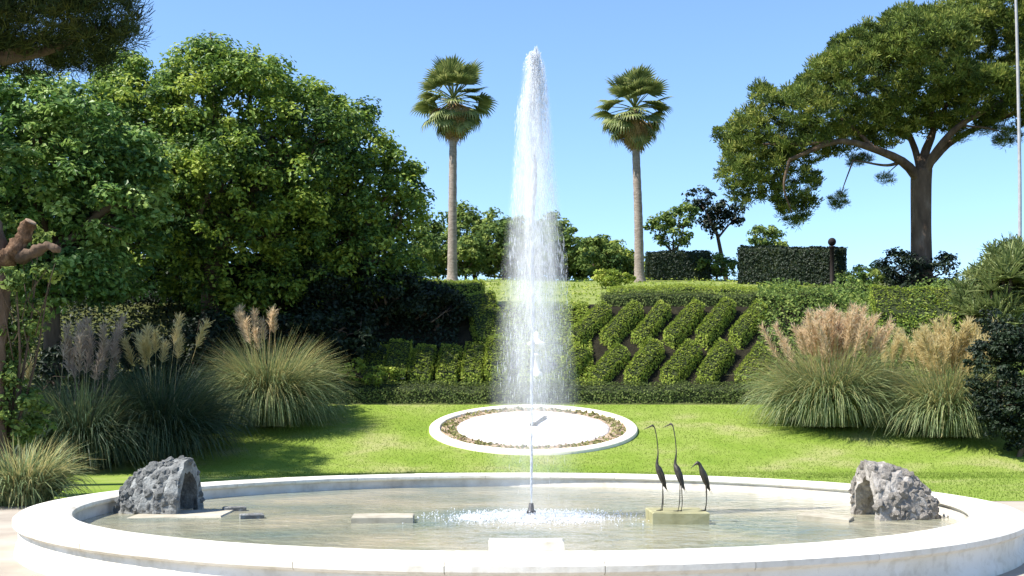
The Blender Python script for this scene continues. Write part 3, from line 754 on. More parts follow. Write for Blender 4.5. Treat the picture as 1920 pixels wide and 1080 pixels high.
hedge('bank_hedge', 'rounded green hedge on the bank between the two pampas clumps', [(X(1640, 41), 41.0), (X(1830, 41), 40.6)], 1.5, .75, 'leaf_hedge', dens=380, size=.075)
# the bank behind the jet: low ground cover on the axis
def bank_cover():
    n = 9000; x = X(940, 39.5) + R.random(n) * (X(1110, 39.5) - X(940, 39.5)); y = 37.9 + R.random(n) * 3.9
    pos = np.column_stack([x, y, ground_z(x, y) + .05 + .12 * R.random(n)])
    V, Q = leaf_quads(pos, unit(randdir(n) * .8 + [0, -.3, 1]), .07 + .06 * R.random(n))
    return tag(link('ground_cover', mesh('ground_cover', V, Q, M['leaf_hedge'], False, np.clip(R.normal(.5, .2, n), 0, 1))), 'low green ground cover on the bank behind the jet', 'ground cover', kind='stuff')
bank_cover()
def hill_cover(name, label, n, px0, px1, y0, y1, h, size, mat):
    y = y0 + (y1 - y0) * R.random(n); x = X(px0, y) + R.random(n) * (X(px1, y) - X(px0, y))
    hh = h * (.5 + .5 * np.sin(x * 1.7 + np.sin(y * 2.1)) * np.sin(y * 1.3 + x * .6)) * R.random(n) + .05
    V, Q = leaf_quads(np.column_stack([x, y, ground_z(x, y) + hh]), unit(randdir(n) * .9 + [0, -.2, .9]), size * (.6 + .8 * R.random(n)))
    return tag(link(name, mesh(name, V, Q, M[mat], False, np.clip(R.normal(.5, .2, n), 0, 1))), label, 'ground cover', kind='stuff')
hill_cover('ground_cover', 'mixed low planting covering the right bank behind the pampas grass', 26000, 1420, 2060, 37.6, 44, .9, .13, 'leaf_far')
ul = sheet('upper_lawn', XS[(XS >= -9) & (XS <= 14)], YS[(YS >= 41.9) & (YS <= 63)], .012, M['turf_pale']); tag(ul, 'pale green upper lawn on the hilltop under the palms', kind='structure')
hill_cover('ground_cover', 'tufts of low planting scattered over the hilltop lawn', 5000, 760, 1620, 43, 62, .16, .12, 'leaf_hedge')
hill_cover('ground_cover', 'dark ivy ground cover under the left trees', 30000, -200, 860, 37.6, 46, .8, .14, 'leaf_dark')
# pale urn on the axis
ux, uy = X(1006, 38.4), 38.4
ur = empty('garden_urn', (ux, uy, gz(ux, uy))); tag(ur, 'small pale stone urn on a slim pedestal on the bank behind the jet', 'urn')
g = Geo(); lathe(g, [(.001, -.3), (.20, -.3), (.20, .10), (.17, .13), (.13, .16), (.12, .62), (.17, .66), (.17, .72), (.001, .72)], 16); g.obj('pedestal', M['kerb'], ur, True)
g = Geo(); lathe(g, [(.001, .722), (.11, .722), (.11, .75), (.05, .79), (.06, .83), (.22, .93), (.30, 1.02), (.31, 1.06), (.26, 1.09), (.14, 1.16), (.10, 1.26), (.11, 1.33), (.06, 1.42), (.001, 1.45)], 20); g.obj('bowl', M['kerb'], ur, True)

# ------------------------------------------------------------------ broadleaf trees at the left
def gp(px, Y): x = X(px, Y); return (x, Y, gz(x, Y))
make_tree('broadleaf_tree', 'tall dark green broadleaf tree, largest of the left trees', gp(400, 39.5), at(400, 470, 39.5),
          [blob(300, 270, 38.2, 130, 130), blob(430, 220, 38.7, 140, 125), blob(540, 290, 38.5, 120, 140), blob(390, 360, 37.7, 150, 120), blob(240, 160, 40, 75, 65), blob(390, 125, 40, 62, 45), blob(470, 165, 40, 50, 55), blob(540, 200, 40, 75, 55), blob(520, 430, 39.5, 120, 95), blob(330, 470, 39.5, 100, 70), blob(600, 250, 39.5, 60, 60), blob(430, 500, 40, 130, 80), blob(250, 420, 40, 100, 100), blob(210, 240, 40, 80, 80), blob(460, 560, 41, 150, 60)],
          M['leaf_broad'], M['bark'], 2.3, .46, 78, .155, .32, up=.6, inner=.38, lobed=True)
make_tree('broadleaf_tree', 'rounded green broadleaf tree nearest the left palm', gp(665, 41), at(665, 490, 41),
          [blob(650, 300, 41, 85, 95), blob(700, 380, 41, 95, 110), blob(620, 420, 40.5, 90, 110), blob(690, 490, 40.5, 90, 70), blob(660, 230, 41.5, 45, 45), blob(748, 330, 41.5, 45, 45), blob(590, 510, 40.5, 80, 60), blob(765, 420, 41.5, 36, 60), blob(720, 540, 41.5, 80, 45), blob(610, 560, 41.5, 80, 50)],
          M['leaf_broad'], M['bark'], 2.3, .44, 78, .15, .26, up=.6, inner=.38, lobed=True)
make_tree('broadleaf_tree', 'bright large-leaved tree at the left edge in front of the dark tree', gp(90, 34.5), at(90, 470, 34.5),
          [blob(60, 230, 34.5, 100, 85), blob(150, 280, 34, 100, 85), blob(40, 340, 34, 110, 90), blob(190, 390, 33.8, 95, 80), blob(90, 450, 34.5, 110, 70), blob(250, 330, 34.5, 60, 80), blob(-60, 300, 34.5, 110, 130), blob(265, 430, 34.5, 60, 50), blob(150, 520, 34.5, 130, 60), blob(10, 510, 34.5, 100, 70)],
          M['leaf_bright'], M['bark'], 2.2, .44, 62, .19, .25, up=.7, inner=.38, lobed=True)
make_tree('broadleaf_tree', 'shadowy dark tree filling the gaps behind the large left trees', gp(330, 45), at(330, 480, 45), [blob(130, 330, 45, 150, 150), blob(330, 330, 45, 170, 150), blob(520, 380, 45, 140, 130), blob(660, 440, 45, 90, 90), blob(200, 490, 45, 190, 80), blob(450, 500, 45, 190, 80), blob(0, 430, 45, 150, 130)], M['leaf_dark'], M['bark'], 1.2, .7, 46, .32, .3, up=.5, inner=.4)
# undergrowth below the trees
def shrub(name, label, px, py_base, Y, rx, ry, mat, dens=3.0, cr=.3, per=46, size=.15, cat='shrub', group=None, lobes=5, **kw):
    b = gp(px, Y); bl = []
    k = Y / F
    for i in range(lobes):
        a = i / lobes * 6.28 + R.random()
        bl.append((b[0] + math.cos(a) * rx * k * .5, b[1] + math.sin(a) * rx * k * .4, b[2] + ry * k * (.45 + .35 * R.random()), rx * k * (.5 + .15 * R.random()), rx * k * .5, ry * k * (.42 + .12 * R.random())))
    return make_tree(name, label, b, (b[0], b[1], b[2] + ry * k * .35), bl, M[mat], M['bark'], dens, cr, per, size, r0=max(.04, rx * k * .06), cat=cat, group=group, **kw)
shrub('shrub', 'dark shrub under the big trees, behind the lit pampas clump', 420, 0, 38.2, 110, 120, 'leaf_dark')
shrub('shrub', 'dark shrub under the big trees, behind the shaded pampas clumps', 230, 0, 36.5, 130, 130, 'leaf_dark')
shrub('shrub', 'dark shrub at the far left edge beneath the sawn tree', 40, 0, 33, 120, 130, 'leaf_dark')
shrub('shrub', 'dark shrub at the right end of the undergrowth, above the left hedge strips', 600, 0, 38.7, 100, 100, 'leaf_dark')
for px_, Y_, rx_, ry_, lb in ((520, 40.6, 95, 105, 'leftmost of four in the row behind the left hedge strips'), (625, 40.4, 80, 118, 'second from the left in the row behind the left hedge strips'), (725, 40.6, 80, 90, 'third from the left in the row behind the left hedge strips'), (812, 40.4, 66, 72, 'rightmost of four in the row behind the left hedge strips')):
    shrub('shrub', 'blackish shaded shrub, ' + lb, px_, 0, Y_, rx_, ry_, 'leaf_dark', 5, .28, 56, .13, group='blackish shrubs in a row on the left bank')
shrub('shrub', 'bright low green shrub at the left end of the border hedge', 690, 0, 37.9, 62, 42, 'leaf_hedge', 6, .15, 50, .08)

# ------------------------------------------------------------------ stone pines
def pine_blobs(spec, Y, dj=1.2):
    return [blob(px, py, Y + R.normal(0, dj), rx, ry, d) for px, py, rx, ry, d in spec]
pb = (X(1727, 48), 48.0, gz(0, 48.0))
def right_pine():
    e = empty('stone_pine', pb); tag(e, 'big spreading umbrella pine with bare reddish trunk on the right', 'tree')
    o = np.array(pb)
    spec = [(1425, 265, 72, 62, 1.6), (1400, 330, 52, 55, 1.4), (1470, 330, 70, 60, 1.5), (1500, 225, 78, 62, 2.0), (1440, 200, 40, 40, 1.3), (1490, 390, 32, 30, .7),
            (1570, 180, 85, 75, 2.4), (1560, 245, 70, 45, 2.0), (1640, 150, 90, 80, 2.8), (1650, 225, 75, 50, 2.4), (1720, 120, 95, 90, 3.0), (1730, 200, 80, 52, 2.6), (1800, 95, 100, 95, 3.0), (1810, 185, 90, 50, 2.8),
            (1890, 75, 110, 100, 3.0), (1900, 160, 95, 60, 2.8), (1990, 90, 120, 100, 3.0), (2080, 150, 110, 90, 2.6), (2150, 230, 80, 80, 2.0), (1980, 190, 90, 50, 2.4), (1840, 35, 70, 50, 2.2), (1950, 10, 110, 60, 2.4), (1610, 110, 60, 45, 2.0), (1700, 62, 70, 45, 2.0)]
    bl = pine_blobs(spec, 48, .9)
    V, Q, T, C = crown_geo(expand(bl, 5, .36), 5.4, .28, 60, .14, shell=.25, inner=.3, squash=.8, aspect=.26, needle=True)
    bits = [blob(1660, 335, 48, 14, 12), blob(1574, 375, 48, 24, 16), blob(1890, 255, 47, 30, 24), blob(1800, 250, 47.5, 28, 18), blob(1490, 412, 48, 18, 14), blob(1612, 300, 48, 26, 14), blob(1850, 235, 47.5, 30, 18)]
    V2, Q2, T2, _ = crown_geo(bits, 9, .22, 90, .13, shell=.5, inner=.4, squash=.8, aspect=.10, needle=True)
    g = Geo(); g.add(V - o, Q, T); g.add(V2 - o, Q2, T2); g.obj('crown', M['needle'], e)
    A = lambda px, py, dy=0: at(px, py, 48 + dy) - o
    g = Geo()
    add_tube(g, curve([(0, 0, -.3), A(1728, 520), A(1727, 430), A(1727, 350), A(1728, 318)], 18), np.interp(np.linspace(0, 1, 18), [0, .1, .5, 1], [.62, .46, .40, .42]), 14)
    for pts, r in (([A(1725, 340), A(1695, 305, -.5), A(1640, 280, -1), A(1570, 265, -1.2), A(1480, 300, -1)], .22),
                   ([A(1727, 330), A(1735, 285, .4), A(1750, 240, .8), A(1740, 170, 1)], .24),
                   ([A(1730, 335), A(1755, 285, -.6), A(1800, 235, -1.2), A(1880, 190, -1.6)], .22),
                   ([A(1728, 330), A(1712, 270, 1), A(1680, 210, 1.8), A(1640, 150, 2)], .17),
                   ([A(1740, 310), A(1790, 262, .6), A(1880, 220, 1.4), A(2000, 180, 2)], .17),
                   ([A(1690, 303, -.5), A(1660, 310, -.7), A(1600, 300, -1)], .08), ([A(1640, 280, -1), A(1600, 240, -.5), A(1560, 210, 0)], .10),
                   ([A(1570, 265, -1.2), A(1500, 270, -1), A(1430, 270, -.6)], .10), ([A(1480, 300, -1), A(1470, 350, -.8), A(1485, 400, -.5)], .07),
                   ([A(1600, 300, -1), A(1585, 340, -1), A(1574, 372, -.6)], .035), ([A(1690, 303, -.5), A(1672, 318, -.4), A(1660, 332, 0)], .03),
                   ([A(1800, 235, -1.2), A(1850, 240, -1.2), A(1888, 250, -1)], .05), ([A(1750, 240, .8), A(1790, 170, 1.4), A(1820, 120, 2)], .11)):
        add_tube(g, curve(pts, 12), np.linspace(r, r * .35, 12), 8)
    g.obj('trunk', M['bark_red'], e, True)
right_pine()

def left_pine():
    b = (X(-60, 23.6), 23.6, 0.0); e = empty('stone_pine', b); tag(e, 'near pine at the left edge, its dark crown hanging into the top corner', 'tree')
    o = np.array(b)
    bl = [blob(70, 20, 23.6, 130, 75, 2.2), blob(190, 20, 23.6, 62, 60, 1.4), blob(20, 70, 24.2, 120, 58, 2.0), blob(130, 75, 24.4, 80, 48, 1.5), blob(-120, 30, 23.6, 160, 110, 2.6), blob(-280, -30, 23.6, 170, 110, 2.6), blob(0, -90, 23.6, 190, 90, 2.8), blob(-200, 60, 25.5, 150, 80, 2.4), blob(170, -60, 24, 80, 60, 1.6), blob(-160, 60, 28, 150, 80, 1.8), blob(-330, 40, 28.5, 150, 90, 2.0), blob(-460, 60, 28, 130, 80, 2.0), blob(-260, 20, 31, 130, 80, 1.6)]  # rearmost lobes lie out of view, added to shade the left pampas
    V, Q, T, C = crown_geo(bl, 9.0, .32, 80, .15, shell=.3, inner=.2, squash=.8, aspect=.10, needle=True)
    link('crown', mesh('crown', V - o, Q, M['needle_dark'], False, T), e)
    A = lambda px, py, dy=0: at(px, py, 23.6 + dy) - o
    g = Geo()
    add_tube(g, curve([(0, 0, -.2), A(-55, 600), A(-50, 330), A(-70, 150)], 16), np.linspace(.36, .24, 16), 12)
    for pts in ([A(-70, 170), A(0, 110), A(90, 60)], [A(-60, 200), A(-150, 120), A(-260, 60)], [A(-70, 150), A(-20, 40, .5), A(20, -60, 1)], [A(0, 110), A(100, 90, .3), A(180, 50, .4)]):
        add_tube(g, curve(pts, 10), np.linspace(.15, .05, 10), 8)
    g.obj('trunk', M['bark'], e, True)
left_pine()

# sawn tree at the left edge
def gnarl(g, pts, rad, n, sides, amp):
    V, Q, T = tube_geo(curve(pts, n), np.interp(np.linspace(0, 1, n), np.linspace(0, 1, len(rad)), rad), sides)
    ctr = np.repeat(curve(pts, n), sides, 0); d = unit(V[:n * sides] - ctr); q = V[:n * sides]
    nz_ = np.sin(q[:, 0] * 19 + 3 * np.sin(q[:, 2] * 7)) + np.sin(q[:, 2] * 13 + q[:, 1] * 17) + .7 * np.sin(q[:, 0] * 41 + q[:, 2] * 33)
    V[:n * sides] += d * (amp * nz_ + R.normal(0, amp * .5, n * sides))[:, None]
    k = g.n; g.add(V, Q); g.add(np.zeros((0, 3)), T - g.n + k)
def sawn_tree():
    Y = 21.0; b = (X(-8, Y), Y, 0.0); e = empty('sawn_tree', b); tag(e, 'pruned brown trunk with a sawn-off gnarled limb at the left edge', 'tree')
    o = np.array(b); A = lambda px, py, dy=0: at(px, py, Y + dy) - o
    g = Geo(); gnarl(g, [(0, 0, -.1), A(-10, 700), A(0, 580), A(2, 500), A(-14, 430), A(-50, 350)], [.24, .17, .15, .17, .2, .16, .13], 34, 16, .012); g.obj('trunk', M['bark_red'], e, True)
    g = Geo(); gnarl(g, [A(-4, 510), A(20, 478, -.1), A(40, 450, -.15), A(58, 416, -.2)], [.15, .16, .17, .14, .11, .125], 26, 18, .020); l1 = g.obj('sawn_limb', M['cutwood'], e, True)
    g = Geo(); gnarl(g, [A(10, 480, -.05), A(50, 478, -.15), A(84, 462, -.25), A(112, 468, -.3)], [.13, .12, .10, .07, .03], 24, 14, .016); g.obj('sawn_limb', M['bark_red'], e, True)
    c = A(58, 416, -.2); d = unit(c - A(40, 450, -.15)); g = Geo(); gnarl(g, [c - d * .01, c + d * .01, c + d * .02], [.11, .108, .09], 4, 14, .004); g.obj('cut_face', M['cutface'], l1)
sawn_tree()

make_tree('shrub', 'leafy climber growing against the sawn trunk at the left edge', (X(20, 21.2), 21.2, 0), (X(20, 21.2), 21.2, 1.0), [blob(20, 640, 21.2, 40, 60, .35), blob(55, 590, 21.3, 30, 40, .3), blob(10, 720, 21.2, 45, 60, .35), blob(-20, 560, 21.2, 35, 50, .3), blob(40, 780, 21.2, 50, 50, .4), blob(95, 505, 20.9, 26, 20, .22), blob(-10, 400, 21.4, 30, 40, .3), blob(75, 440, 21.2, 20, 26, .2), blob(30, 520, 20.6, 30, 22, .2)], M['leaf_far'], M['bark'], 14, .16, 40, .10, r0=.05, cat='shrub')
# ------------------------------------------------------------------ fan palms
def fan_mesh(name, mat, n=17, spread=165, L=.72, droop=.25, pet=.95):
    g = Geo(); add_tube(g, curve([(0, 0, 0), (pet * .5, 0, .02), (pet, 0, -.02)], 6), np.linspace(.028, .014, 6), 5)
    hub = np.array([pet, 0, -.02])
    for i in range(n):
        a = math.radians(-spread / 2 + spread * i / (n - 1)); l = L * (1 - .18 * abs(a) / 1.6) * (.92 + .16 * R.random())
        d = np.array([math.cos(a), math.sin(a), 0]); s = np.array([-math.sin(a), math.cos(a), 0]); wd = l * math.radians(spread / n) * .40
        z1 = -droop * .12 * l; z2 = -droop * l * .45; z3 = -droop * 1.25 * l
        P0 = hub; P1 = hub + d * l * .5 + [0, 0, z1]; P2 = hub + d * l * .78 + [0, 0, z2]; P3 = hub + d * l * .97 + [0, 0, z3]
        fold = np.array([0, 0, .025])
        V = [P0 - s * .006, P0 + s * .006, P1 - s * wd, P1 + fold, P1 + s * wd, P2 - s * wd * .55, P2 + fold * .5, P2 + s * wd * .55, P3]
        t_ = np.clip(R.normal(.5, .15), 0, 1)
        g.add(V, [(0, 3, 2, 0)[:4], ][:0] or [(2, 3, 6, 5), (3, 4, 7, 6)], [t_, t_]); k = g.n - 9
        g.add(np.zeros((0, 3)), np.array([(0, 3, 2), (0, 1, 3), (1, 4, 3), (5, 6, 8), (6, 7, 8)]) + k - g.n, [t_] * 5)
    return g.build(name, mat)
FANS = [fan_mesh('frond', M['palm_green'], droop=d, L=l) for d, l in ((.10, .84), (.2, .82), (.35, .78))]
DEAD = [fan_mesh('dead_frond', M['palm_dead'], n=13, spread=70, droop=.2, L=.85, pet=.6), fan_mesh('dead_frond', M['palm_dead'], n=11, spread=50, droop=.5, L=.95, pet=.55)]
def fan_palm(px, py_base, py_crown, Y, label, px_top):
    x = X(px, Y); zb = gz(x, Y); b = np.array([x, Y, zb]); e = empty('fan_palm', b); tag(e, label, 'palm tree', 'two tall fan palms')
    top = at(px_top, py_crown, Y) - b
    g = Geo(); m = 46; tt = np.linspace(0, 1, m)
    P_ = curve([(0, 0, -.2), (top[0] * .2, 0, top[2] * .35), (top[0] * .65, 0, top[2] * .7), top], m)
    add_tube(g, P_, np.interp(tt, [0, .06, .3, 1], [.38, .25, .215, .17]) * (1 + .035 * np.sin(np.arange(m) * 2.1)), 14); g.obj('trunk', M['bark_palm'], e, True)
    def put(me, name, yaw, pitch, s, off):
        o = link(name, me, e); o.location = top + off
        o.rotation_euler = (Matrix.Rotation(yaw, 4, 'Z') @ Matrix.Rotation(-pitch, 4, 'Y') @ Matrix.Rotation(R.normal(0, .25), 4, 'X')).to_euler(); o.scale = (s, s, s)
    n = 68
    for i in range(n):
        f = i / n; pitch = math.radians(88 - 150 * f ** .85 + R.normal(0, 13)); yaw = i * 2.39996 + R.normal(0, .15)
        put(FANS[0 if f < .4 else (1 if f < .75 else 2)], 'frond', yaw, pitch, 1.14 + .08 * R.normal(), np.array([0, 0, .25 - .35 * f]))
    for i in range(52):
        f = i / 52; pitch = math.radians(-34 - 48 * f + R.normal(0, 4)); yaw = i * 2.39996 + R.normal(0, .2)
        put(DEAD[i % 2], 'dead_frond', yaw, pitch, 1.04 + .12 * R.random(), np.array([0, 0, .15 - .6 * f]))
fan_palm(848, 505, 190, 58, 'tall fan palm left of the jet with brown skirt of dead fronds', 850)
fan_palm(1199, 530, 208, 58, 'tall slightly leaning fan palm right of the jet with dead frond skirt', 1190)

# ------------------------------------------------------------------ hilltop background
shrub('hilltop_tree', 'round green tree on the hilltop just right of the left palm', 900, 0, 66, 62, 120, 'leaf_far', 2.6, .4, 46, .22, 'tree')
shrub('hilltop_tree', 'green tree on the hilltop between the big tree and the left palm', 818, 0, 64, 40, 108, 'leaf_far', 2.6, .4, 46, .22, 'tree')
shrub('hilltop_tree', 'hilltop tree standing behind the jet', 1005, 0, 68, 75, 112, 'leaf_far', 2.6, .4, 46, .22, 'tree')
shrub('hilltop_tree', 'green hilltop tree just right of the jet', 1105, 0, 66, 52, 78, 'leaf_far', 2.6, .4, 46, .22, 'tree')
shrub('hilltop_tree', 'yellow-green bushy tree on the hilltop just left of the right palm', 1160, 0, 64, 45, 62, 'leaf_hedge', 2.6, .4, 46, .2, 'tree')
for px_, Y_, rx_, ry_, lb in ((790, 62, 42, 70, 'left of the left palm beside the big tree'), (872, 63, 45, 78, 'between the left palm and the round tree'), (945, 64, 48, 92, 'just left of the jet'), (1050, 65, 55, 88, 'just right of the jet'), (1125, 62, 46, 66, 'midway between the jet and the right palm'), (1180, 63, 40, 58, 'touching the right palm trunk on its left')):
    shrub('hilltop_bush', 'full green hilltop bush ' + lb, px_, 0, Y_, rx_, ry_, 'leaf_far', 3.2, .32, 46, .18, group='hilltop bushes between the palms')
shrub('shrub', 'yellow-green bush at the foot of the right palm', 1150, 0, 52, 38, 32, 'leaf_hedge', 5, .2, 46, .12)
shrub('shrub', 'pale green bush left of the dark hilltop screen', 1345, 0, 60, 42, 40, 'leaf_far', 4, .25, 46, .15)
def small_tree(px, py_b, Y, label, blobs, fork, mat='leaf_far', r0=.12):
    b = gp(px, Y)
    return make_tree('hilltop_tree', label, b, at(fork[0], fork[1], Y), [blob(a, c, Y, d, e_) for a, c, d, e_ in blobs], M[mat], M['bark'], 3.0, .35, 40, .2, r0=r0)
small_tree(1262, 520, 64, 'small leafy tree just right of the right palm', [(1240, 425, 30, 25), (1285, 410, 32, 26), (1262, 445, 36, 16)], (1262, 470), 'leaf_far')
small_tree(1365, 470, 66, 'small tree with a leaning thin trunk left of the pine crown', [(1310, 375, 26, 24), (1345, 390, 26, 22), (1382, 405, 22, 24), (1330, 425, 24, 18)], (1345, 440), 'leaf_dark')
small_tree(1432, 470, 68, 'little pale tree behind the dark hilltop screen', [(1432, 440, 30, 18), (1445, 455, 40, 14)], (1432, 468), 'leaf_far', .08)
hedge('dark_hedge', 'dark clipped hilltop hedge beside the right palm', [(X(1215, 60), 60.2), (X(1330, 60), 60.2)], 1.2, 1.45, 'leaf_dark', dens=300, size=.11)
hedge('dark_hedge', 'dark tall flat-topped hilltop hedge left of the pine trunk', [(X(1392, 56), 56.5), (X(1572, 56), 55.0)], 1.4, 1.75, 'leaf_dark', dens=300, size=.11)
p = gp(1560, 54.2); ps = empty('dark_post', p); tag(ps, 'dark post with a ball top at the end of the hilltop hedge', 'post')
g = Geo(); lathe(g, [(.001, -.1), (.16, -.1), (.16, .15), (.10, .2), (.10, 1.75), (.14, 1.78), (.14, 1.84), (.001, 1.86)], 12); g.obj('shaft', M['dark_wood'], ps, True)
g = Geo(); lathe(g, [(.03, 1.84), (.07, 1.88)] + [(.19 * math.sin(a), 2.04 - .19 * math.cos(a)) for a in np.linspace(.4, 3.1, 9)], 14); g.obj('ball', M['dark_wood'], ps, True)
shrub('shrub', 'dark bush around the foot of the umbrella pine', 1722, 0, 47, 68, 66, 'leaf_dark', 4, .3, 50, .13)
shrub('shrub', 'green bush left of the dark bush at the pine foot', 1620, 0, 48, 45, 48, 'leaf_far', 4, .25, 46, .13)
shrub('shrub', 'dark rounded bush at the right edge beside the pampas clump', 1905, 0, 30.8, 78, 225, 'leaf_dark', 9, .22, 70, .10, lobes=7)

# yucca-like spiky plant at right
def blades(n, base_r, L0, L1, width, lean0, lean1, droop, segs=5, stiff=False):
    droop = droop * (.45 + 1.1 * R.random(n))
    a = R.random(n) * 6.283; r = base_r * np.sqrt(R.random(n)); L = L0 + (L1 - L0) * R.random(n)
    lean = lean0 + (lean1 - lean0) * R.random(n) ** .8
    az = a + R.normal(0, .35, n)
    out = np.stack([np.cos(az), np.sin(az), np.zeros(n)], 1); side = np.stack([-np.sin(az), np.cos(az), np.zeros(n)], 1)
    s = np.linspace(0, 1, segs + 1)
    P_ = np.zeros((n, segs + 1, 3)); P_[:, 0, :2] = np.stack([r * np.cos(a), r * np.sin(a)], 1)
    ang = lean.copy()
    for k in range(segs):
        ang_k = ang + droop * (s[k + 1] ** 1.6) * (.6 + .8 * lean / max(lean1, .01))
        ang_k = np.minimum(ang_k, 2.75)
        step = L / segs
        P_[:, k + 1] = P_[:, k] + step[:, None] * (out * np.sin(ang_k)[:, None] + np.array([0, 0, 1]) * np.cos(ang_k)[:, None])
    P_[:, :, 2] = np.maximum(P_[:, :, 2], .01)
    tw = unit(side + R.normal(0, .35, (n, 3)))
    wd = width * np.array([.7, 1, .95, .8, .5, .08, .05])[:segs + 1]
    if segs + 1 < 6: wd[-1] = width * .08
    V = np.stack([P_ - tw[:, None] * wd[None, :, None] * .5, P_ + tw[:, None] * wd[None, :, None] * .5], 2)   # n, s, 2, 3
    V = V.reshape(-1, 3); b = np.arange(n)[:, None] * 2 * (segs + 1)
    Q = np.concatenate([b + np.array([2 * k, 2 * k + 1, 2 * k + 3, 2 * k + 2]) for k in range(segs)])
    t_ = np.tile(np.clip(R.normal(.5, .2, n), 0, 1), segs)
    return V, Q, t_
def spiky(px, Y, label, scale=1.0):
    b = gp(px, Y); e = empty('spiky_plant', b); tag(e, label, 'plant')
    heads = [(R.normal(.2, .75), R.normal(0, .5), .4 + 2.5 * R.random()) for _ in range(22)]
    g = Geo()
    for hx, hy, hz in heads: add_tube(g, curve([(hx * .3, hy * .3, -.1), (hx * .8, hy * .8, hz * .5), (hx, hy, hz)], 7), np.linspace(.07, .04, 7), 6)
    g.obj('stem', M['bark'], e, True)
    for hx, hy, hz in heads:
        V, Q, T = blades(80, .05, .55, 1.0, .06, .05, 2.0, .5, 5); o = link('leaf_head', mesh('leaf_head', V, Q, M['yucca'], False, T), e); o.location = (hx, hy, hz - .05)
make_tree('leafy_bush', 'large rounded light green bush of long narrow leaves at the right edge', gp(1885, 40.6), at(1885, 600, 40.6), [blob(1850, 560, 40.5, 50, 60), blob(1900, 510, 40.6, 55, 55), blob(1960, 540, 40.6, 60, 80), blob(1890, 600, 40.2, 70, 50), blob(1835, 610, 40.3, 40, 45)], M['yucca'], M['bark'], 7, .30, 36, .42, .08, needle=True, aspect=.11, inner=.3, lobed=True, cat='bush')
spiky(1868, 39.6, 'spiky light green yucca-like plant at the right edge')
p = gp(1868, 39)

# pampas grass
def plume_geo(h, L, lean, az, fluff=.10):
    g = Geo(); base = np.zeros(3); d = np.array([math.cos(az) * math.sin(lean), math.sin(az) * math.sin(lean), math.cos(lean)])
    top = d * h; tip = top + unit(d + np.array([math.cos(az), math.sin(az), 0]) * .12) * L
    add_tube(g, [base, d * h * .5, top, tip], [.008, .007, .005, .002], 4)
    n = 210; s = R.random(n); c = top + (tip - top) * s[:, None]
    rad = fluff * np.sin(np.pi * np.clip(s * .9 + .08, 0, 1)) ** .8
    dr = unit(unit(tip - top) * 1.1 + randdir(n) * .9); ln = .12 + .14 * R.random(n)
    pos = c + dr * (ln * .5)[:, None]
    sd = unit(np.cross(dr, randdir(n))) * .008
    V = np.stack([c - sd, c + sd, c + dr * ln[:, None] + sd * .5, c + dr * ln[:, None] - sd * .5], 1).reshape(-1, 3)
    g.add(V, np.arange(4 * n).reshape(-1, 4), np.clip(R.normal(.5, .2, n), 0, 1))
    return g
def pampas(px, py, Y, label, n, L, plume_n, ph, pm, bm, rr=.5, plume_L=.55, spread=.42, bias=0):
    b = gp(px, Y); e = empty('pampas_grass', b); tag(e, label, 'pampas grass', 'pampas grass clumps')
    V, Q, T = blades(n, rr, L * .5, L * 1.0, .022, .02, .48, 1.5, 5)
    o = link('blades', mesh('blades', V, Q, M[bm], False, T), e); o['kind'] = 'stuff'
    V, Q, T = blades(int(n * .28), rr, L * .7, L * 1.0, .014, .02, .40, 1.0, 5)
    o = link('dry_blades', mesh('dry_blades', V, Q, M['straw' if bm == 'pampas_blade' else 'pampas_shaded'], False, T), e); o['kind'] = 'stuff'
    for k in range(plume_n):
        g = plume_geo(ph * (.82 + .3 * R.random()), plume_L * (.8 + .4 * R.random()), .04 + spread * R.random(), R.random() * 6.283)
        o = g.obj('plume', M[pm], e); o.location = R.normal(0, rr * .35, 3) * [1, 1, 0] + [bias, 0, 0]
    return e
pampas(1552, 800, 34.2, 'big pampas grass clump with peach plumes right of the lawn', 4400, 3.0, 80, 2.2, 'plume', 'pampas_blade', .8, .95, .38, .1)
pampas(1775, 820, 33.0, 'golden plumed pampas grass clump between the big clump and the dark bush', 3800, 2.8, 56, 2.1, 'plume_gold', 'pampas_blade', .65, .9, .32)
pampas(1660, 700, 36.6, 'smaller straw-coloured pampas clump behind the two right clumps', 1200, 1.7, 14, 1.7, 'plume_gold', 'pampas_blade', .45, .6)
pampas(505, 800, 34.2, 'sunlit rounded pampas grass clump left of the lawn with a few pale plumes', 5000, 3.15, 9, 2.6, 'plume', 'pampas_blade', .5, .6, .12, -.25)
pampas(300, 860, 30.6, 'shaded pampas grass clump beside the sunlit one', 3400, 3.2, 10, 2.8, 'plume_gold', 'pampas_shaded', .65, .6, .3)
pampas(150, 880, 29.4, 'shaded pampas grass clump with pinkish plumes at the left', 3400, 3.0, 14, 2.6, 'plume_pink_shaded', 'pampas_shaded', .7, .8, .16)
pampas(15, 860, 30.0, 'shaded pampas grass clump at the far left edge', 1600, 2.4, 3, 2.4, 'plume_gold', 'pampas_shaded', .6, .5, .25)

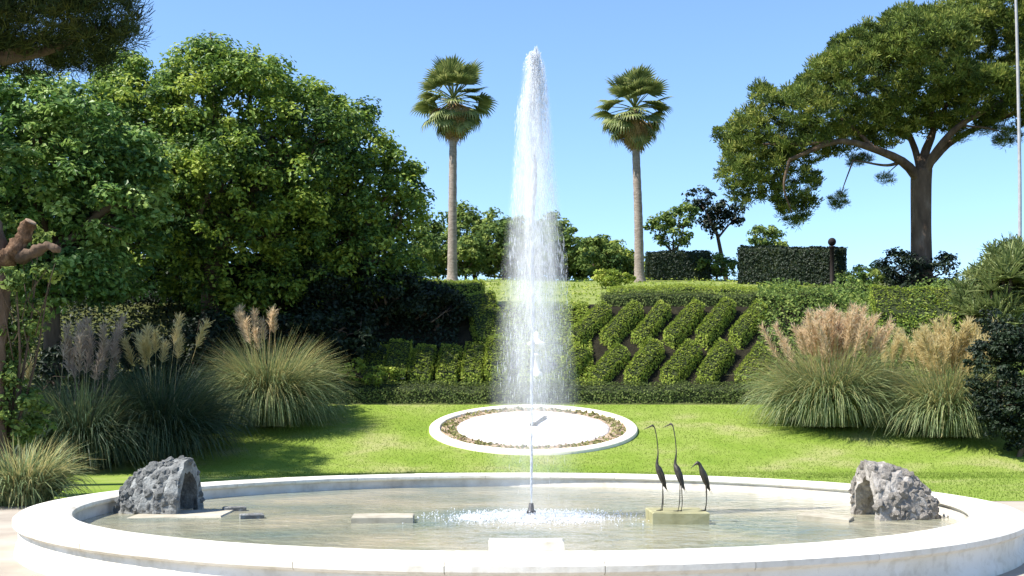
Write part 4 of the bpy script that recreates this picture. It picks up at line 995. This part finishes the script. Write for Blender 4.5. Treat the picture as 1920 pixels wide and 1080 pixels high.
pampas(38, 950, 19.6, 'low yellow-green tuft of grass beside the basin at the left edge', 1500, 1.35, 0, 1.0, 'plume_gold', 'pampas_blade', .45, .4)
# pale lamp pole at right edge
Yp = 43.0; b = (X(1912, Yp), Yp, gz(0, Yp)); lp = empty('lamp_pole', b); tag(lp, 'slim pale pole at the right edge in front of the pine', 'pole')
H = CZ + (YH + 30) / F * Yp - b[2]
g = Geo(); add_tube(g, curve([(0, 0, -.1), (0, 0, H * .4), (-.09, 0, H * .8), (-.16, 0, H)], 16), np.linspace(.07, .045, 16), 10); g.obj('shaft', M['pole'], lp, True)
g = Geo(); lathe(g, [(.001, 0), (.15, 0), (.15, .25), (.11, .3), (.08, .32)], 14); g.obj('foot', M['pole'], lp, True)
g = Geo(); lathe(g, [(.05, H - .02), (.16, H + .05), (.20, H + .2), (.16, H + .36), (.06, H + .42), (.001, H + .43)], 14); o = g.obj('lantern', M['pole'], lp, True); o.location = (-.16, 0, 0)

# ------------------------------------------------------------------ lawn grass
def lawn_grass():
    parts = []
    def patch(n, x0, x1, y0, y1):
        x = x0 + (x1 - x0) * R.random(n); y = y0 + (y1 - y0) * R.random(n)
        k = ((x - bc[0]) ** 2 + ((y - bc[1]) / math.cos(math.atan(slope))) ** 2 > 3.02 ** 2) & ((x - BC[0]) ** 2 + (y - BC[1]) ** 2 > 6.15 ** 2)
        x, y = x[k], y[k]; return np.column_stack([x, y, ground_z(x, y) + .012])
    P_ = np.concatenate([patch(80000, -8.5, 14, 26.5, 37.15), patch(9000, 6.2, 11.5, 20.3, 28.3)]); n = len(P_)
    h = .014 + .022 * R.random(n); a = R.random(n) * 6.283; s = np.stack([np.cos(a), np.sin(a), np.zeros(n)], 1) * .009
    tip = P_ + np.stack([R.normal(0, .018, n), R.normal(0, .018, n), h], 1)
    V = np.stack([P_ - s, P_ + s, tip], 1).reshape(-1, 3)
    o = link('lawn_grass', mesh('lawn_grass', V, np.arange(3 * n).reshape(-1, 3), M['grass'], False, np.clip(R.normal(.5, .18, n), 0, 1)))
    tag(o, 'short mown yellow-green grass blades of the lawn', 'grass', kind='stuff')
lawn_grass()
